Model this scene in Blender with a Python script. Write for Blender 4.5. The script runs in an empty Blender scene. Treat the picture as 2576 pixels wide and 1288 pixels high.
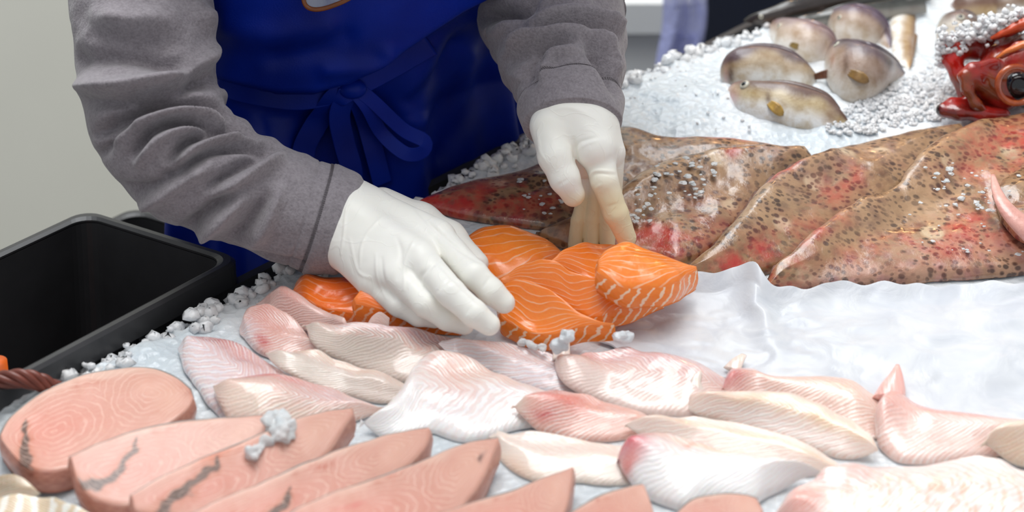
import bpy, math, random
import numpy as np
from mathutils import Vector

SC = bpy.context.scene
COL = SC.collection
# ------------------------------------------------------------------ camera
FPX = 5127.0                                  # focal length in pixels of a 2576 px wide frame
PITCH = math.radians(25.0)
C0 = np.array([0.0, 0.0, 0.85])               # point on the counter the camera looks at
CAM = C0 + 1.9 * np.array([0.0, -math.cos(PITCH), math.sin(PITCH)])
cam = bpy.data.cameras.new('camera')
cam.sensor_width = 36.0
cam.lens = 36.0 * FPX / 2576.0
cam.clip_start = 0.05
cam.dof.use_dof = True
cam.dof.focus_distance = 1.88
cam.dof.aperture_fstop = 4.0
camo = bpy.data.objects.new('camera', cam)
camo.location = CAM
camo.rotation_euler = (math.pi / 2 - PITCH, 0, 0)
COL.objects.link(camo)
SC.camera = camo
# ------------------------------------------------------------------ sky and light
W = bpy.data.worlds.new('overcast_sky')
SC.world = W
W.use_nodes = True
_bg = W.node_tree.nodes['Background']
_bg.inputs['Color'].default_value = (0.93, 0.96, 1.0, 1)
_bg.inputs['Strength'].default_value = 0.53


def area_light(name, loc, target, size, power, color=(1, 1, 1)):
    l = bpy.data.lights.new(name, 'AREA')
    l.shape = 'RECTANGLE'
    l.size, l.size_y = size
    l.energy = power
    l.color = color
    o = bpy.data.objects.new(name, l)
    o.location = loc
    o.rotation_euler = (Vector(target) - Vector(loc)).to_track_quat('-Z', 'Y').to_euler()
    COL.objects.link(o)
    return o


area_light('overhead_key_light', (0.25, -0.35, 3.4), (0.0, 0.1, 0.85), (1.8, 1.4), 25, (1.0, 0.97, 0.93))  # unseen area lamp added overhead as the soft key
area_light('wall_fill_light', (-0.2, 0.9, 3.4), (-0.3, 0.9, 0.5), (2.4, 1.4), 78, (0.95, 0.98, 1.0))  # unseen lamp added to brighten the white back wall
for _k, _p in enumerate([(0.35, 1.15, 1.62), (0.62, 1.2, 1.75), (0.95, 1.1, 1.68)]):     # warm bulbs of the stall, above the frame
    _l = bpy.data.lights.new('stall_bulb', 'POINT')
    _l.energy = 1.5
    _l.color = (1.0, 0.56, 0.22)
    _l.shadow_soft_size = 0.025
    _o = bpy.data.objects.new('stall_bulb', _l)
    _o.location = _p
    COL.objects.link(_o)
vs = SC.view_settings
vs.view_transform = 'Standard'
vs.look = 'None'
vs.gamma = 1.0
vs.use_curve_mapping = False
vs.exposure = 0.0
# ------------------------------------------------------------------ helpers: rays and places
cp, sp = math.cos(PITCH), math.sin(PITCH)
FWD = np.array([0, cp, -sp]); UPV = np.array([0, sp, cp]); RGT = np.array([1.0, 0, 0])
SLOPE = 0.1405                                # the ice bed rises gently towards the back


def ray(px, py):
    px = np.asarray(px, float); py = np.asarray(py, float)
    return FWD + ((px - 1288) / FPX)[..., None] * RGT + ((644 - py) / FPX)[..., None] * UPV


def P(px, py, h=0.0):
    """point above the sloping counter plane at height h"""
    d = ray(px, py)
    h = np.asarray(h, float)
    t = (CAM[2] - C0[2] - h - SLOPE * CAM[1]) / (SLOPE * d[..., 1] - d[..., 2])
    return CAM + d * t[..., None]


def PY(px, py, Y):
    d = ray(px, py)
    t = (np.asarray(Y, float) - CAM[1]) / d[..., 1]
    return CAM + d * t[..., None]


def proj(p):
    r = np.asarray(p) - CAM
    f = r @ FWD
    return np.stack([1288 + FPX * (r @ RGT) / f, 644 - FPX * (r @ UPV) / f], -1)


def srgb(r, g, b):
    def f(c):
        c = c / 255.0
        return c / 12.92 if c <= 0.04045 else ((c + 0.055) / 1.055) ** 2.4
    return (f(r), f(g), f(b))


def sm(a, b, x):
    t = np.clip((np.asarray(x, float) - a) / (b - a), 0, 1)
    return t * t * (3 - 2 * t)


def _hash(ix, iy, iz, seed):
    n = (ix * 374761393 + iy * 668265263 + iz * 2147483647 + seed * 144665) & 0xFFFFFFFF
    n = ((n ^ (n >> 13)) * 1274126177) & 0xFFFFFFFF
    n = ((n ^ (n >> 16)) * 2246822519) & 0xFFFFFFFF
    return ((n ^ (n >> 15)) & 0xFFFF) / 32767.5 - 1.0


def vnoise(p, seed=0):
    p = np.asarray(p, float)
    i = np.floor(p).astype(np.int64)
    f = p - i
    f = f * f * (3 - 2 * f)
    r = 0
    for dx in (0, 1):
        wx = f[..., 0] if dx else 1 - f[..., 0]
        for dy in (0, 1):
            wy = f[..., 1] if dy else 1 - f[..., 1]
            for dz in (0, 1):
                wz = f[..., 2] if dz else 1 - f[..., 2]
                r = r + wx * wy * wz * _hash(i[..., 0] + dx, i[..., 1] + dy, i[..., 2] + dz, seed)
    return r


def fbm(p, octaves=3, seed=0):
    p = np.asarray(p, float)
    r, a = 0, 1.0
    for k in range(octaves):
        r = r + a * vnoise(p * 2.0 ** k + 17.3 * k, seed + k)
        a *= 0.5
    return r / 1.6


def spline(pts, n, arc=True):
    """Catmull-Rom through the points, n samples evenly by length"""
    p = np.asarray(pts, float)
    q = np.vstack([2 * p[0] - p[1], p, 2 * p[-1] - p[-2]])
    out = []
    for k in range(len(p) - 1):
        a, b, c, d = q[k:k + 4]
        for t in np.linspace(0, 1, 24, endpoint=False):
            out.append(0.5 * (2 * b + (c - a) * t + (2 * a - 5 * b + 4 * c - d) * t * t + (3 * b - a - 3 * c + d) * t ** 3))
    out.append(p[-1])
    out = np.array(out)
    if arc:
        nd = min(3, out.shape[1])
        s = np.r_[0, np.cumsum(np.linalg.norm(np.diff(out[:, :nd], axis=0), axis=1))]
    else:
        s = np.arange(len(out), dtype=float)
    u = np.linspace(0, s[-1], n)
    return np.stack([np.interp(u, s, out[:, k]) for k in range(out.shape[1])], 1)


# ------------------------------------------------------------------ helpers: objects
def empty(name, loc):
    o = bpy.data.objects.new(name, None)
    o.empty_display_size = 0.02
    o.location = tuple(float(v) for v in loc)
    COL.objects.link(o)
    return o


def tag(o, label=None, cat=None, group=None, kind=None):
    if label: o['label'] = label
    if cat: o['category'] = cat
    if group: o['group'] = group
    if kind: o['kind'] = kind
    return o


def mk(name, V, F, mat, parent=None, attrs=None, smooth=True, origin=None, flatangle=None):
    """link one mesh object; V in world coordinates"""
    V = np.asarray(V, float)
    if parent is not None:
        org = np.zeros(3); p = parent
        while p is not None:
            org = org + np.array(p.location); p = p.parent
        loc = (0, 0, 0)
    else:
        org = np.array([V[:, 0].mean(), V[:, 1].mean(), V[:, 2].min()]) if origin is None else np.asarray(origin, float)
        loc = org
    me = bpy.data.meshes.new(name)
    if isinstance(F, np.ndarray):
        F = F.tolist()
    me.from_pydata((V - org).tolist(), [], F)
    me.update()
    if smooth:
        me.polygons.foreach_set('use_smooth', [True] * len(me.polygons))
    for k, (typ, dat) in (attrs or {}).items():
        a = me.attributes.new(k, typ, 'POINT')
        dat = np.asarray(dat, np.float32)
        if typ == 'FLOAT_COLOR':
            if dat.shape[1] == 3:
                dat = np.hstack([dat, np.ones((len(dat), 1), np.float32)])
            a.data.foreach_set('color', dat.ravel())
        elif typ == 'FLOAT_VECTOR':
            a.data.foreach_set('vector', dat.ravel())
        else:
            a.data.foreach_set('value', dat.ravel())
    if mat is not None:
        me.materials.append(mat)
    o = bpy.data.objects.new(name, me)
    o.location = tuple(float(v) for v in loc)
    if parent is not None:
        o.parent = parent
    COL.objects.link(o)
    return o


class MB:
    """collects simple solids into one mesh"""
    def __init__(s): s.V = []; s.F = []; s.n = 0
    def add(s, V, F):
        s.V.append(np.asarray(V, float)); s.F += [[i + s.n for i in f] for f in F]; s.n += len(V); return s
    def box(s, c, size, R=None):
        c = np.asarray(c, float); h = np.asarray(size, float) / 2
        v = np.array([[x, y, z] for x in (-1, 1) for y in (-1, 1) for z in (-1, 1)]) * h
        if R is not None: v = v @ np.asarray(R).T
        return s.add(v + c, [[0, 1, 3, 2], [4, 6, 7, 5], [0, 4, 5, 1], [2, 3, 7, 6], [0, 2, 6, 4], [1, 5, 7, 3]])
    def hexa(s, b, t):
        return s.add(np.vstack([b, t]), [[3, 2, 1, 0], [4, 5, 6, 7]] + [[k, (k + 1) % 4, 4 + (k + 1) % 4, 4 + k] for k in range(4)])
    def loft(s, R, cap=True):
        V, F = loft(R, cap); return s.add(V, F)
    def build(s, name, mat, parent=None, smooth=False, **k):
        return mk(name, np.vstack(s.V), s.F, mat, parent, smooth=smooth, **k)


def loft(R, cap=True, closed=True):
    R = np.asarray(R, float)
    n, m = R.shape[:2]
    F = []
    mm = m if closed else m - 1
    for i in range(n - 1):
        for j in range(mm):
            F.append([i * m + j, i * m + (j + 1) % m, (i + 1) * m + (j + 1) % m, (i + 1) * m + j])
    V = R.reshape(-1, 3)
    if cap and closed:
        V = np.vstack([V, R[0].mean(0), R[-1].mean(0)])
        a = n * m
        for j in range(m):
            F.append([a, (j + 1) % m, j])
            F.append([a + 1, (n - 1) * m + j, (n - 1) * m + (j + 1) % m])
    return V, F


def frames(path):
    """parallel-transport frames along a polyline"""
    path = np.asarray(path, float)
    T = np.gradient(path, axis=0)
    T /= np.linalg.norm(T, axis=1)[:, None] + 1e-12
    a = np.cross(T[0], [0, 0, 1.0])
    if np.linalg.norm(a) < 0.1: a = np.cross(T[0], [0, 1.0, 0])
    a /= np.linalg.norm(a)
    A = []
    for t in T:
        a = a - t * (a @ t); a = a / np.linalg.norm(a); A.append(a)
    A = np.array(A)
    return T, A, np.cross(T, A)


def tube(path, rad, m=12, flat=1.0):
    path = np.asarray(path, float)
    rad = np.broadcast_to(np.asarray(rad, float), (len(path),))
    T, A, B = frames(path)
    th = np.linspace(0, 2 * math.pi, m, endpoint=False)
    return path[:, None] + rad[:, None, None] * (np.cos(th)[None, :, None] * A[:, None] + flat * np.sin(th)[None, :, None] * B[:, None])


def ellipsoid(c, r, nu=24, nv=14, R=None):
    c = np.asarray(c, float)
    th = np.linspace(0, 2 * math.pi, nu, endpoint=False)
    ph = np.linspace(-math.pi / 2 * .995, math.pi / 2 * .995, nv)
    v = np.stack([np.cos(ph)[:, None] * np.cos(th), np.cos(ph)[:, None] * np.sin(th), np.sin(ph)[:, None] + 0 * th], -1) * np.asarray(r, float)
    if R is not None: v = v @ np.asarray(R).T
    return loft(v + c)


# ------------------------------------------------------------------ helpers: smooth bodies
class SDF:
    """a smooth union of tapered capsules and ellipsoids, meshed as one continuous surface"""
    def __init__(s): s.p = []
    def cap(s, a, b, ra, rb, k=0.006, flat=None):
        s.p.append(('c', np.asarray(a, float), np.asarray(b, float), ra, rb, k, flat)); return s
    def chain(s, pts, rs, k=0.006):
        for i in range(len(pts) - 1): s.cap(pts[i], pts[i + 1], rs[i], rs[i + 1], k)
        return s
    def ell(s, c, r, k=0.006, R=None, cut=False):
        s.p.append(('x' if cut else 'e', np.asarray(c, float), np.asarray(r, float), R, None, k, None)); return s
    def mesh(s, h):
        lo, hi = [], []
        for q in s.p:
            if q[0] == 'c':
                r = max(q[3], q[4]); lo += [np.minimum(q[1], q[2]) - r]; hi += [np.maximum(q[1], q[2]) + r]
            elif q[0] == 'e':
                r = q[2].max(); lo += [q[1] - r]; hi += [q[1] + r]
        lo = np.min(lo, 0) - 3 * h; hi = np.max(hi, 0) + 3 * h
        n = np.ceil((hi - lo) / h).astype(int)
        ax = [lo[k] + h * np.arange(n[k]) for k in range(3)]
        X, Y, Z = np.meshgrid(*ax, indexing='ij')
        G = np.stack([X, Y, Z], -1)
        D = None
        for q in s.p:
            if q[0] == 'c':
                a, b, ra, rb = q[1:5]
                ba = b - a
                t = np.clip(((G - a) @ ba) / (ba @ ba + 1e-12), 0, 1)
                d = np.linalg.norm(G - a - t[..., None] * ba, axis=-1) - (ra + (rb - ra) * t)
            else:
                v = G - q[1]
                if q[3] is not None: v = v @ np.asarray(q[3])
                w = np.linalg.norm(v / q[2], axis=-1)
                w2 = np.linalg.norm(v / (q[2] ** 2), axis=-1)
                d = w * (w - 1) / (w2 + 1e-9)
            k = q[5]
            if D is None: D = d
            elif q[0] == 'x':
                hh = np.clip(0.5 - 0.5 * (D + d) / k, 0, 1)
                D = D * (1 - hh) - d * hh + k * hh * (1 - hh)
            else:
                hh = np.clip(0.5 + 0.5 * (D - d) / k, 0, 1)
                D = D * (1 - hh) + d * hh - k * hh * (1 - hh)
        return surface_nets(D, lo, h)


def surface_nets(D, lo, h):
    ins = D < 0
    n = np.array(D.shape)
    acc = np.zeros(tuple(n - 1) + (3,)); cnt = np.zeros(tuple(n - 1))
    cor = [(i, j, k) for i in (0, 1) for j in (0, 1) for k in (0, 1)]
    def sl(c): return tuple(slice(c[a], n[a] - 1 + c[a]) for a in range(3))
    for c in cor:
        for a in range(3):
            if c[a] == 0:
                e = list(c); e[a] = 1
                d0, d1 = D[sl(c)], D[sl(e)]
                m = (d0 < 0) != (d1 < 0)
                t = np.where(m, d0 / np.where(m, d0 - d1, 1), 0)
                for b in range(3):
                    acc[..., b] += np.where(m, c[b] + (t if b == a else 0), 0)
                cnt += m
    act = cnt > 0
    idx = -np.ones(act.shape, int)
    idx[act] = np.arange(act.sum())
    I = np.argwhere(act)
    V = lo + h * (I + acc[act] / cnt[act][:, None])
    F = []
    for a in range(3):
        b, c = (a + 1) % 3, (a + 2) % 3
        s0 = [slice(1, n[k] - 1) for k in range(3)]; s1 = list(s0)
        s0[a] = slice(0, n[a] - 1); s1[a] = slice(1, n[a])
        i0, i1 = ins[tuple(s0)], ins[tuple(s1)]
        E = np.argwhere(i0 != i1)
        if len(E) == 0: continue
        flip = i0[tuple(E.T)]
        off = np.array([1, 1, 1]); off[a] = 0
        E = E + off
        def cell(db, dc):
            q = E.copy(); q[:, b] += db; q[:, c] += dc
            return idx[tuple(q.T)]
        q = np.stack([cell(-1, -1), cell(0, -1), cell(0, 0), cell(-1, 0)], 1)
        q[~flip] = q[~flip][:, ::-1]
        F.append(q)
    F = np.vstack(F)
    F = F[(F >= 0).all(1)]
    return V, F


def smooth_mesh(V, F, it=2, lam=0.5):
    V = V.copy()
    E = np.vstack([F[:, [0, 1]], F[:, [1, 2]], F[:, [2, 3]], F[:, [3, 0]]])
    for _ in range(it):
        S = np.zeros_like(V); c = np.zeros(len(V))
        np.add.at(S, E[:, 0], V[E[:, 1]]); np.add.at(S, E[:, 1], V[E[:, 0]])
        np.add.at(c, E[:, 0], 1); np.add.at(c, E[:, 1], 1)
        V = V * (1 - lam) + lam * S / c[:, None]
    return V


def normals(V, F):
    F = np.asarray(F)
    fn = np.cross(V[F[:, 2]] - V[F[:, 0]], V[F[:, 3 if F.shape[1] == 4 else 1]] - V[F[:, 1 if F.shape[1] == 4 else 0]])
    N = np.zeros_like(V)
    for k in range(F.shape[1]): np.add.at(N, F[:, k], fn)
    return N / (np.linalg.norm(N, axis=1)[:, None] + 1e-12)


def polydist(q, poly):
    """distance in the plane from points q to a polyline, and position along it 0..1"""
    poly = np.asarray(poly, float)
    best = np.full(len(q), 1e9); pos = np.zeros(len(q))
    L = np.r_[0, np.cumsum(np.linalg.norm(np.diff(poly, axis=0), axis=1))]
    for k in range(len(poly) - 1):
        a, b = poly[k], poly[k + 1]
        ab = b - a
        t = np.clip(((q - a) @ ab) / (ab @ ab + 1e-9), 0, 1)
        d = np.linalg.norm(q - a - t[:, None] * ab, axis=1)
        m = d < best
        best[m] = d[m]; pos[m] = (L[k] + t[m] * (L[k + 1] - L[k])) / L[-1]
    return best, pos
# ------------------------------------------------------------------ materials
class G:
    def __init__(s, name, **pr):
        s.m = bpy.data.materials.new(name); s.m.use_nodes = True
        s.t = s.m.node_tree; s.t.nodes.clear()
        s.out = s.t.nodes.new('ShaderNodeOutputMaterial')
        s.b = s.t.nodes.new('ShaderNodeBsdfPrincipled')
        s.t.links.new(s.b.outputs[0], s.out.inputs[0])
        for k, v in pr.items(): s.set(k, v)
    def put(s, sock, v):
        if isinstance(v, bpy.types.NodeSocket): s.t.links.new(v, sock)
        elif isinstance(v, (tuple, list)) and sock.type == 'RGBA' and len(v) == 3: sock.default_value = (*v, 1)
        else: sock.default_value = v
    def set(s, k, v):
        names = dict(col='Base Color', rough='Roughness', sss='Subsurface Weight', sssr='Subsurface Radius', ssss='Subsurface Scale',
                     spec='Specular IOR Level', coat='Coat Weight', coatr='Coat Roughness', sheen='Sheen Weight', sheenr='Sheen Roughness',
                     trans='Transmission Weight', ior='IOR', nor='Normal', alpha='Alpha', metal='Metallic')
        s.put(s.b.inputs[names[k]], v); return s
    def node(s, typ, outp=0, props=None, **ins):
        nd = s.t.nodes.new(typ)
        for k, v in (props or {}).items(): setattr(nd, k, v)
        for k, v in ins.items():
            key = int(k[1:]) if k[0] == 'i' and k[1:].isdigit() else k
            s.put(nd.inputs[key], v)
        return nd.outputs[outp]
    def math(s, op, a, b=0.0, clamp=False):
        return s.node('ShaderNodeMath', props=dict(operation=op, use_clamp=clamp), i0=a, i1=b)
    def attr(s, name, outp='Color'):
        nd = s.t.nodes.new('ShaderNodeAttribute'); nd.attribute_name = name; return nd.outputs[outp]
    def obj(s): return s.node('ShaderNodeTexCoord', outp='Object')
    def vmul(s, v, k): return s.node('ShaderNodeVectorMath', props=dict(operation='MULTIPLY'), i0=v, i1=k)
    def vadd(s, v, k): return s.node('ShaderNodeVectorMath', props=dict(operation='ADD'), i0=v, i1=k)
    def sep(s, v):
        nd = s.t.nodes.new('ShaderNodeSeparateXYZ'); s.put(nd.inputs[0], v); return nd.outputs
    def comb(s, x, y, z=0.0): return s.node('ShaderNodeCombineXYZ', i0=x, i1=y, i2=z)
    def noise(s, vec, scale, detail=3.0, rough=0.5, dist=0.0, outp=0):
        return s.node('ShaderNodeTexNoise', outp=outp, Vector=vec, Scale=scale, Detail=detail, Roughness=rough, Distortion=dist)
    def vor(s, vec, scale, feature='F1', rand=1.0, outp=0):
        return s.node('ShaderNodeTexVoronoi', outp=outp, props=dict(feature=feature), Vector=vec, Scale=scale, Randomness=rand)
    def ramp(s, fac, stops, interp='LINEAR'):
        nd = s.t.nodes.new('ShaderNodeValToRGB'); s.put(nd.inputs[0], fac)
        r = nd.color_ramp; r.interpolation = interp
        while len(r.elements) < len(stops): r.elements.new(0.5)
        for e, (p, c) in zip(r.elements, stops):
            e.position = p
            e.color = (c, c, c, 1) if isinstance(c, (int, float)) else (*c, 1)
        return nd.outputs[0]
    def mix(s, fac, a, b, mode='MIX'):
        nd = s.t.nodes.new('ShaderNodeMix'); nd.data_type = 'RGBA'; nd.blend_type = mode
        s.put(nd.inputs[0], fac); s.put(nd.inputs[6], a); s.put(nd.inputs[7], b); return nd.outputs[2]
    def bump(s, h, strength=0.5, dist=0.002, nor=None):
        kw = dict(Height=h, Strength=strength, Distance=dist)
        if nor is not None: kw['Normal'] = nor
        return s.node('ShaderNodeBump', **kw)


MAT = {}


def plain(name, col, rough=0.5, noise=0.06, scale=40.0, bump=0.0, **k):
    g = G(name, rough=rough, **k)
    v = g.obj()
    n = g.noise(v, scale, 4)
    lo = tuple(c * (1 - noise) for c in col); hi = tuple(min(1, c * (1 + noise)) for c in col)
    g.set('col', g.ramp(n, [(0.3, lo), (0.7, hi)]))
    if bump: g.set('nor', g.bump(n, bump, 0.001))
    MAT[name] = g.m
    return g.m


def m_ice(nm='ice', c0=srgb(204, 213, 219), c1=srgb(229, 232, 235)):
    g = G('crushed_' + nm, rough=0.22, spec=0.45, sss=0.35, sssr=(0.02, 0.025, 0.03), ssss=1.0)
    v = g.obj()
    n = g.noise(v, 90, 5, 0.6)
    big = g.noise(v, 9, 2)
    g.set('col', g.mix(g.ramp(big, [(0.35, 0.0), (0.7, 1.0)]), c0, c1))
    vo = g.vor(v, 130)
    hgt = g.math('ADD', g.math('MULTIPLY', n, 0.8), g.math('MULTIPLY', vo, 0.9))
    g.set('nor', g.bump(hgt, 0.55, 0.004))
    MAT[nm] = g.m


def m_chunk():
    g = G('ice_chunk', rough=0.12, spec=0.5, trans=0.3, ior=1.2, sss=0.3, sssr=(0.02, 0.022, 0.024), ssss=1.0)
    v = g.obj()
    g.set('col', g.ramp(g.noise(v, 60, 3), [(0.3, srgb(226, 234, 238)), (0.7, srgb(250, 252, 252))]))
    g.set('nor', g.bump(g.noise(v, 120, 3), 0.35, 0.002))
    MAT['chunk'] = g.m


def m_fillet():
    g = G('white_fish_flesh', rough=0.22, spec=0.55, sss=0.25, sssr=(0.012, 0.005, 0.003), ssss=0.6, coat=0.6, coatr=0.08)
    col = g.attr('col'); f = g.attr('fuv', 'Vector')
    st = g.attr('strp', 'Fac')
    x, y, sd = g.sep(f)
    nz = g.noise(g.vmul(f, (60.0, 5.0, 1.0)), 1.0, 3)
    vv = g.math('ABSOLUTE', g.math('SUBTRACT', y, 0.47))
    w = g.math('ADD', g.math('MULTIPLY', x, 215.0), g.math('MULTIPLY', vv, 17.0))
    w = g.math('ADD', w, g.math('MULTIPLY', nz, 1.5))
    s = g.math('SINE', g.math('MULTIPLY', w, 6.2832))
    w2 = g.math('ADD', g.math('MULTIPLY', x, 97.0), g.math('MULTIPLY', vv, 9.0))
    s2 = g.math('SINE', g.math('MULTIPLY', g.math('ADD', w2, g.math('MULTIPLY', nz, 2.0)), 6.2832))
    ln = g.ramp(s, [(0.35, 0.0), (0.95, 1.0)])
    patch = g.ramp(g.noise(g.vmul(f, (26.0, 3.2, 1.0)), 1.0, 3), [(0.36, 0.0), (0.62, 1.0)])
    k = g.math('MULTIPLY', g.math('MULTIPLY', ln, patch), st)
    c = g.mix(g.math('MULTIPLY', k, 0.9), col, srgb(253, 249, 246))
    dk = g.math('MULTIPLY', g.ramp(s2, [(0.05, 1.0), (0.3, 0.0)]), g.math('MULTIPLY', st, 0.3))
    c = g.mix(dk, c, srgb(226, 164, 146))
    fine = g.noise(g.vmul(f, (500.0, 34.0, 1.0)), 1.0, 2)
    c = g.mix(g.math('MULTIPLY', g.ramp(fine, [(0.5, 0.0), (0.75, 1.0)]), 0.25), c, srgb(253, 248, 245))
    g.set('col', c)
    hh = g.math('ADD', g.math('MULTIPLY', s, 0.5), g.math('ADD', g.math('MULTIPLY', nz, 1.6), g.math('MULTIPLY', s2, 0.35)))
    g.set('nor', g.bump(hh, 0.2, 0.0014))
    MAT['fillet'] = g.m


def m_salmon():
    g = G('salmon_flesh', rough=0.22, spec=0.5, sss=0.18, sssr=(0.012, 0.004, 0.001), ssss=0.5, coat=0.3, coatr=0.15)
    f = g.attr('fuv', 'Vector'); col = g.attr('col'); k = g.attr('strp', 'Fac')
    x, y, sd = g.sep(f)
    nz = g.noise(g.vmul(f, (22.0, 2.2, 1.0)), 1.0, 2)
    nz2 = g.noise(g.vmul(f, (90.0, 9.0, 1.0)), 1.0, 3)
    # curved white lines of fat on the top
    arc = g.math('MULTIPLY', g.math('POWER', g.math('ABSOLUTE', g.math('SUBTRACT', x, 0.035)), 1.5), 210.0)
    w = g.math('ADD', g.math('MULTIPLY', y, 7.2), arc)
    w = g.math('ADD', w, g.math('ADD', g.math('MULTIPLY', nz, 1.7), g.math('MULTIPLY', nz2, 0.15)))
    s = g.math('SINE', g.math('MULTIPLY', w, 6.2832))
    top = g.ramp(s, [(0.78, 0.0), (0.97, 1.0)])
    top = g.math('MULTIPLY', top, g.ramp(g.noise(g.vmul(f, (40.0, 4.0, 1.0)), 1.3, 2), [(0.3, 0.25), (0.6, 1.0)]))
    # broad bands on the cut side
    ws = g.math('ADD', g.math('MULTIPLY', x, 92.0), g.math('ADD', g.math('MULTIPLY', y, -3.0), g.math('MULTIPLY', nz2, 0.9)))
    s2 = g.math('SINE', g.math('MULTIPLY', ws, 6.2832))
    side = g.ramp(s2, [(0.62, 0.0), (0.88, 1.0)])
    ln = g.mix(sd, g.math('MULTIPLY', top, 0.62), side)
    fib = g.noise(g.vmul(f, (300.0, 30.0, 1.0)), 1.0, 2)
    c0 = g.mix(g.ramp(fib, [(0.35, 0.0), (0.7, 1.0)]), col, g.vmul(col, (1.0, 0.86, 0.75)))
    c = g.mix(g.math('MULTIPLY', ln, k), c0, srgb(255, 216, 186))
    g.set('col', c)
    g.set('nor', g.bump(g.math('ADD', g.math('MULTIPLY', s, 0.2), g.math('MULTIPLY', fib, 0.8)), 0.22, 0.001))
    MAT['salmon'] = g.m


def m_steak():
    g = G('swordfish_flesh', rough=0.3, spec=0.45, sss=0.2, sssr=(0.012, 0.005, 0.003), ssss=0.5, coat=0.08, coatr=0.15)
    f = g.attr('fuv', 'Vector'); col = g.attr('col')
    x, y, sd = g.sep(f)
    loc = g.comb(g.math('MULTIPLY', g.attr('un', 'Fac'), 2.3), y, 0.0)
    nz = g.noise(loc, 5.0, 3, outp=1)
    loc = g.node('ShaderNodeVectorMath', props=dict(operation='ADD'), i0=loc, i1=g.vmul(nz, (0.16, 0.12, 0.0)))

    def rings(c, sc, k):
        d = g.node('ShaderNodeVectorMath', outp='Value', props=dict(operation='LENGTH'), i0=g.vmul(g.vadd(loc, (-c[0] - .08, -c[1] - .06, 0)), sc))
        return d, g.ramp(g.math('SINE', g.math('MULTIPLY', d, k)), [(0.8, 0.0), (0.97, 1.0)])
    d1, r1 = rings((0.72, 0.55), (1.0, 1.7, 0), 62.0)
    d2, r2 = rings((1.78, 0.42), (1.25, 1.35, 0), 74.0)
    sel = g.math('LESS_THAN', d1, g.math('ADD', d2, 0.05))
    r = g.mix(sel, r2, r1)
    brk = g.ramp(g.noise(g.vmul(loc, (1.0, 1.0, 1.0)), 4.0, 2), [(0.3, 0.1), (0.62, 1.0)])
    fib = g.noise(g.vmul(loc, (16.0, 80.0, 1.0)), 1.0, 3)
    c = g.mix(g.math('MULTIPLY', g.ramp(fib, [(0.35, 0.0), (0.75, 1.0)]), 0.4), col, srgb(218, 176, 158))
    c = g.mix(g.math('MULTIPLY', g.math('MULTIPLY', r, brk), g.math('MULTIPLY', g.math('SUBTRACT', 1.0, sd), 0.5)), c, srgb(240, 208, 192))
    sfib = g.noise(g.comb(g.math('MULTIPLY', x, 160.0), g.math('MULTIPLY', y, 40.0), 0.0), 1.0, 3)
    sidec = g.mix(g.ramp(sfib, [(0.35, 0.0), (0.7, 1.0)]), srgb(176, 92, 74), srgb(226, 158, 132))
    c = g.mix(g.math('MULTIPLY', sd, 0.55), c, sidec)
    g.set('col', c)
    g.set('nor', g.bump(g.math('ADD', fib, g.math('MULTIPLY', r, 0.4)), 0.2, 0.001))
    MAT['steak'] = g.m


def m_flatfish():
    g = G('speckled_flatfish_skin', rough=0.24, spec=0.55, coat=0.42, coatr=0.1, sss=0.06, sssr=(0.006, 0.003, 0.002), ssss=0.5)
    f = g.attr('fuv', 'Vector'); col = g.attr('col')
    v = g.obj()
    wv = g.vadd(v, g.vmul(g.noise(v, 14, 2, outp=1), (0.02, 0.02, 0.02)))
    base = g.mix(g.ramp(g.noise(wv, 26, 5, 0.65), [(0.34, 0.0), (0.66, 1.0)]), g.vmul(col, (0.56, 0.5, 0.46)), g.vmul(col, (1.35, 1.28, 1.15)))
    net = g.vor(wv, 72)
    base = g.mix(g.math('MULTIPLY', g.ramp(net, [(0.2, 0.0), (0.55, 1.0)]), 0.45), base, srgb(184, 148, 108))
    pale = g.ramp(g.vor(g.vadd(wv, (0.3, 0.7, 0.2)), 21), [(0.19, 1.0), (0.27, 0.0)])
    pm = g.ramp(g.noise(v, 17, 2), [(0.46, 0.0), (0.6, 1.0)])
    base = g.mix(g.math('MULTIPLY', g.math('MULTIPLY', pale, pm), 0.8), base, srgb(208, 184, 152))
    st = g.vmul(wv, (1.0, 1.25, 1.0))
    d1 = g.ramp(g.vor(st, 100), [(0.25, 1.0), (0.4, 0.0)])
    d2 = g.ramp(g.vor(g.vadd(st, (0.13, 0.37, 0.9)), 150), [(0.24, 1.0), (0.38, 0.0)])
    dm = g.ramp(g.noise(v, 21, 3), [(0.36, 0.25), (0.52, 1.0)])
    dk = g.math('MULTIPLY', g.math('MAXIMUM', d1, g.math('MULTIPLY', d2, 0.8)), dm)
    c = g.mix(g.math('MULTIPLY', dk, 0.85), base, srgb(52, 36, 32))
    red = g.attr('strp', 'Fac')
    rn = g.ramp(g.noise(wv, 30, 4, 0.65), [(0.38, 0.0), (0.6, 1.0)])
    c = g.mix(g.math('MULTIPLY', g.math('MULTIPLY', red, rn), 0.9), c, srgb(196, 52, 46))
    g.set('col', c)
    g.set('rough', g.ramp(g.noise(v, 50, 3), [(0.3, 0.14), (0.7, 0.38)]))
    g.set('nor', g.bump(g.math('ADD', g.noise(wv, 140, 4), g.math('MULTIPLY', g.noise(wv, 40, 2), 1.5)), 0.5, 0.0018))
    MAT['flatfish'] = g.m


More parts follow.
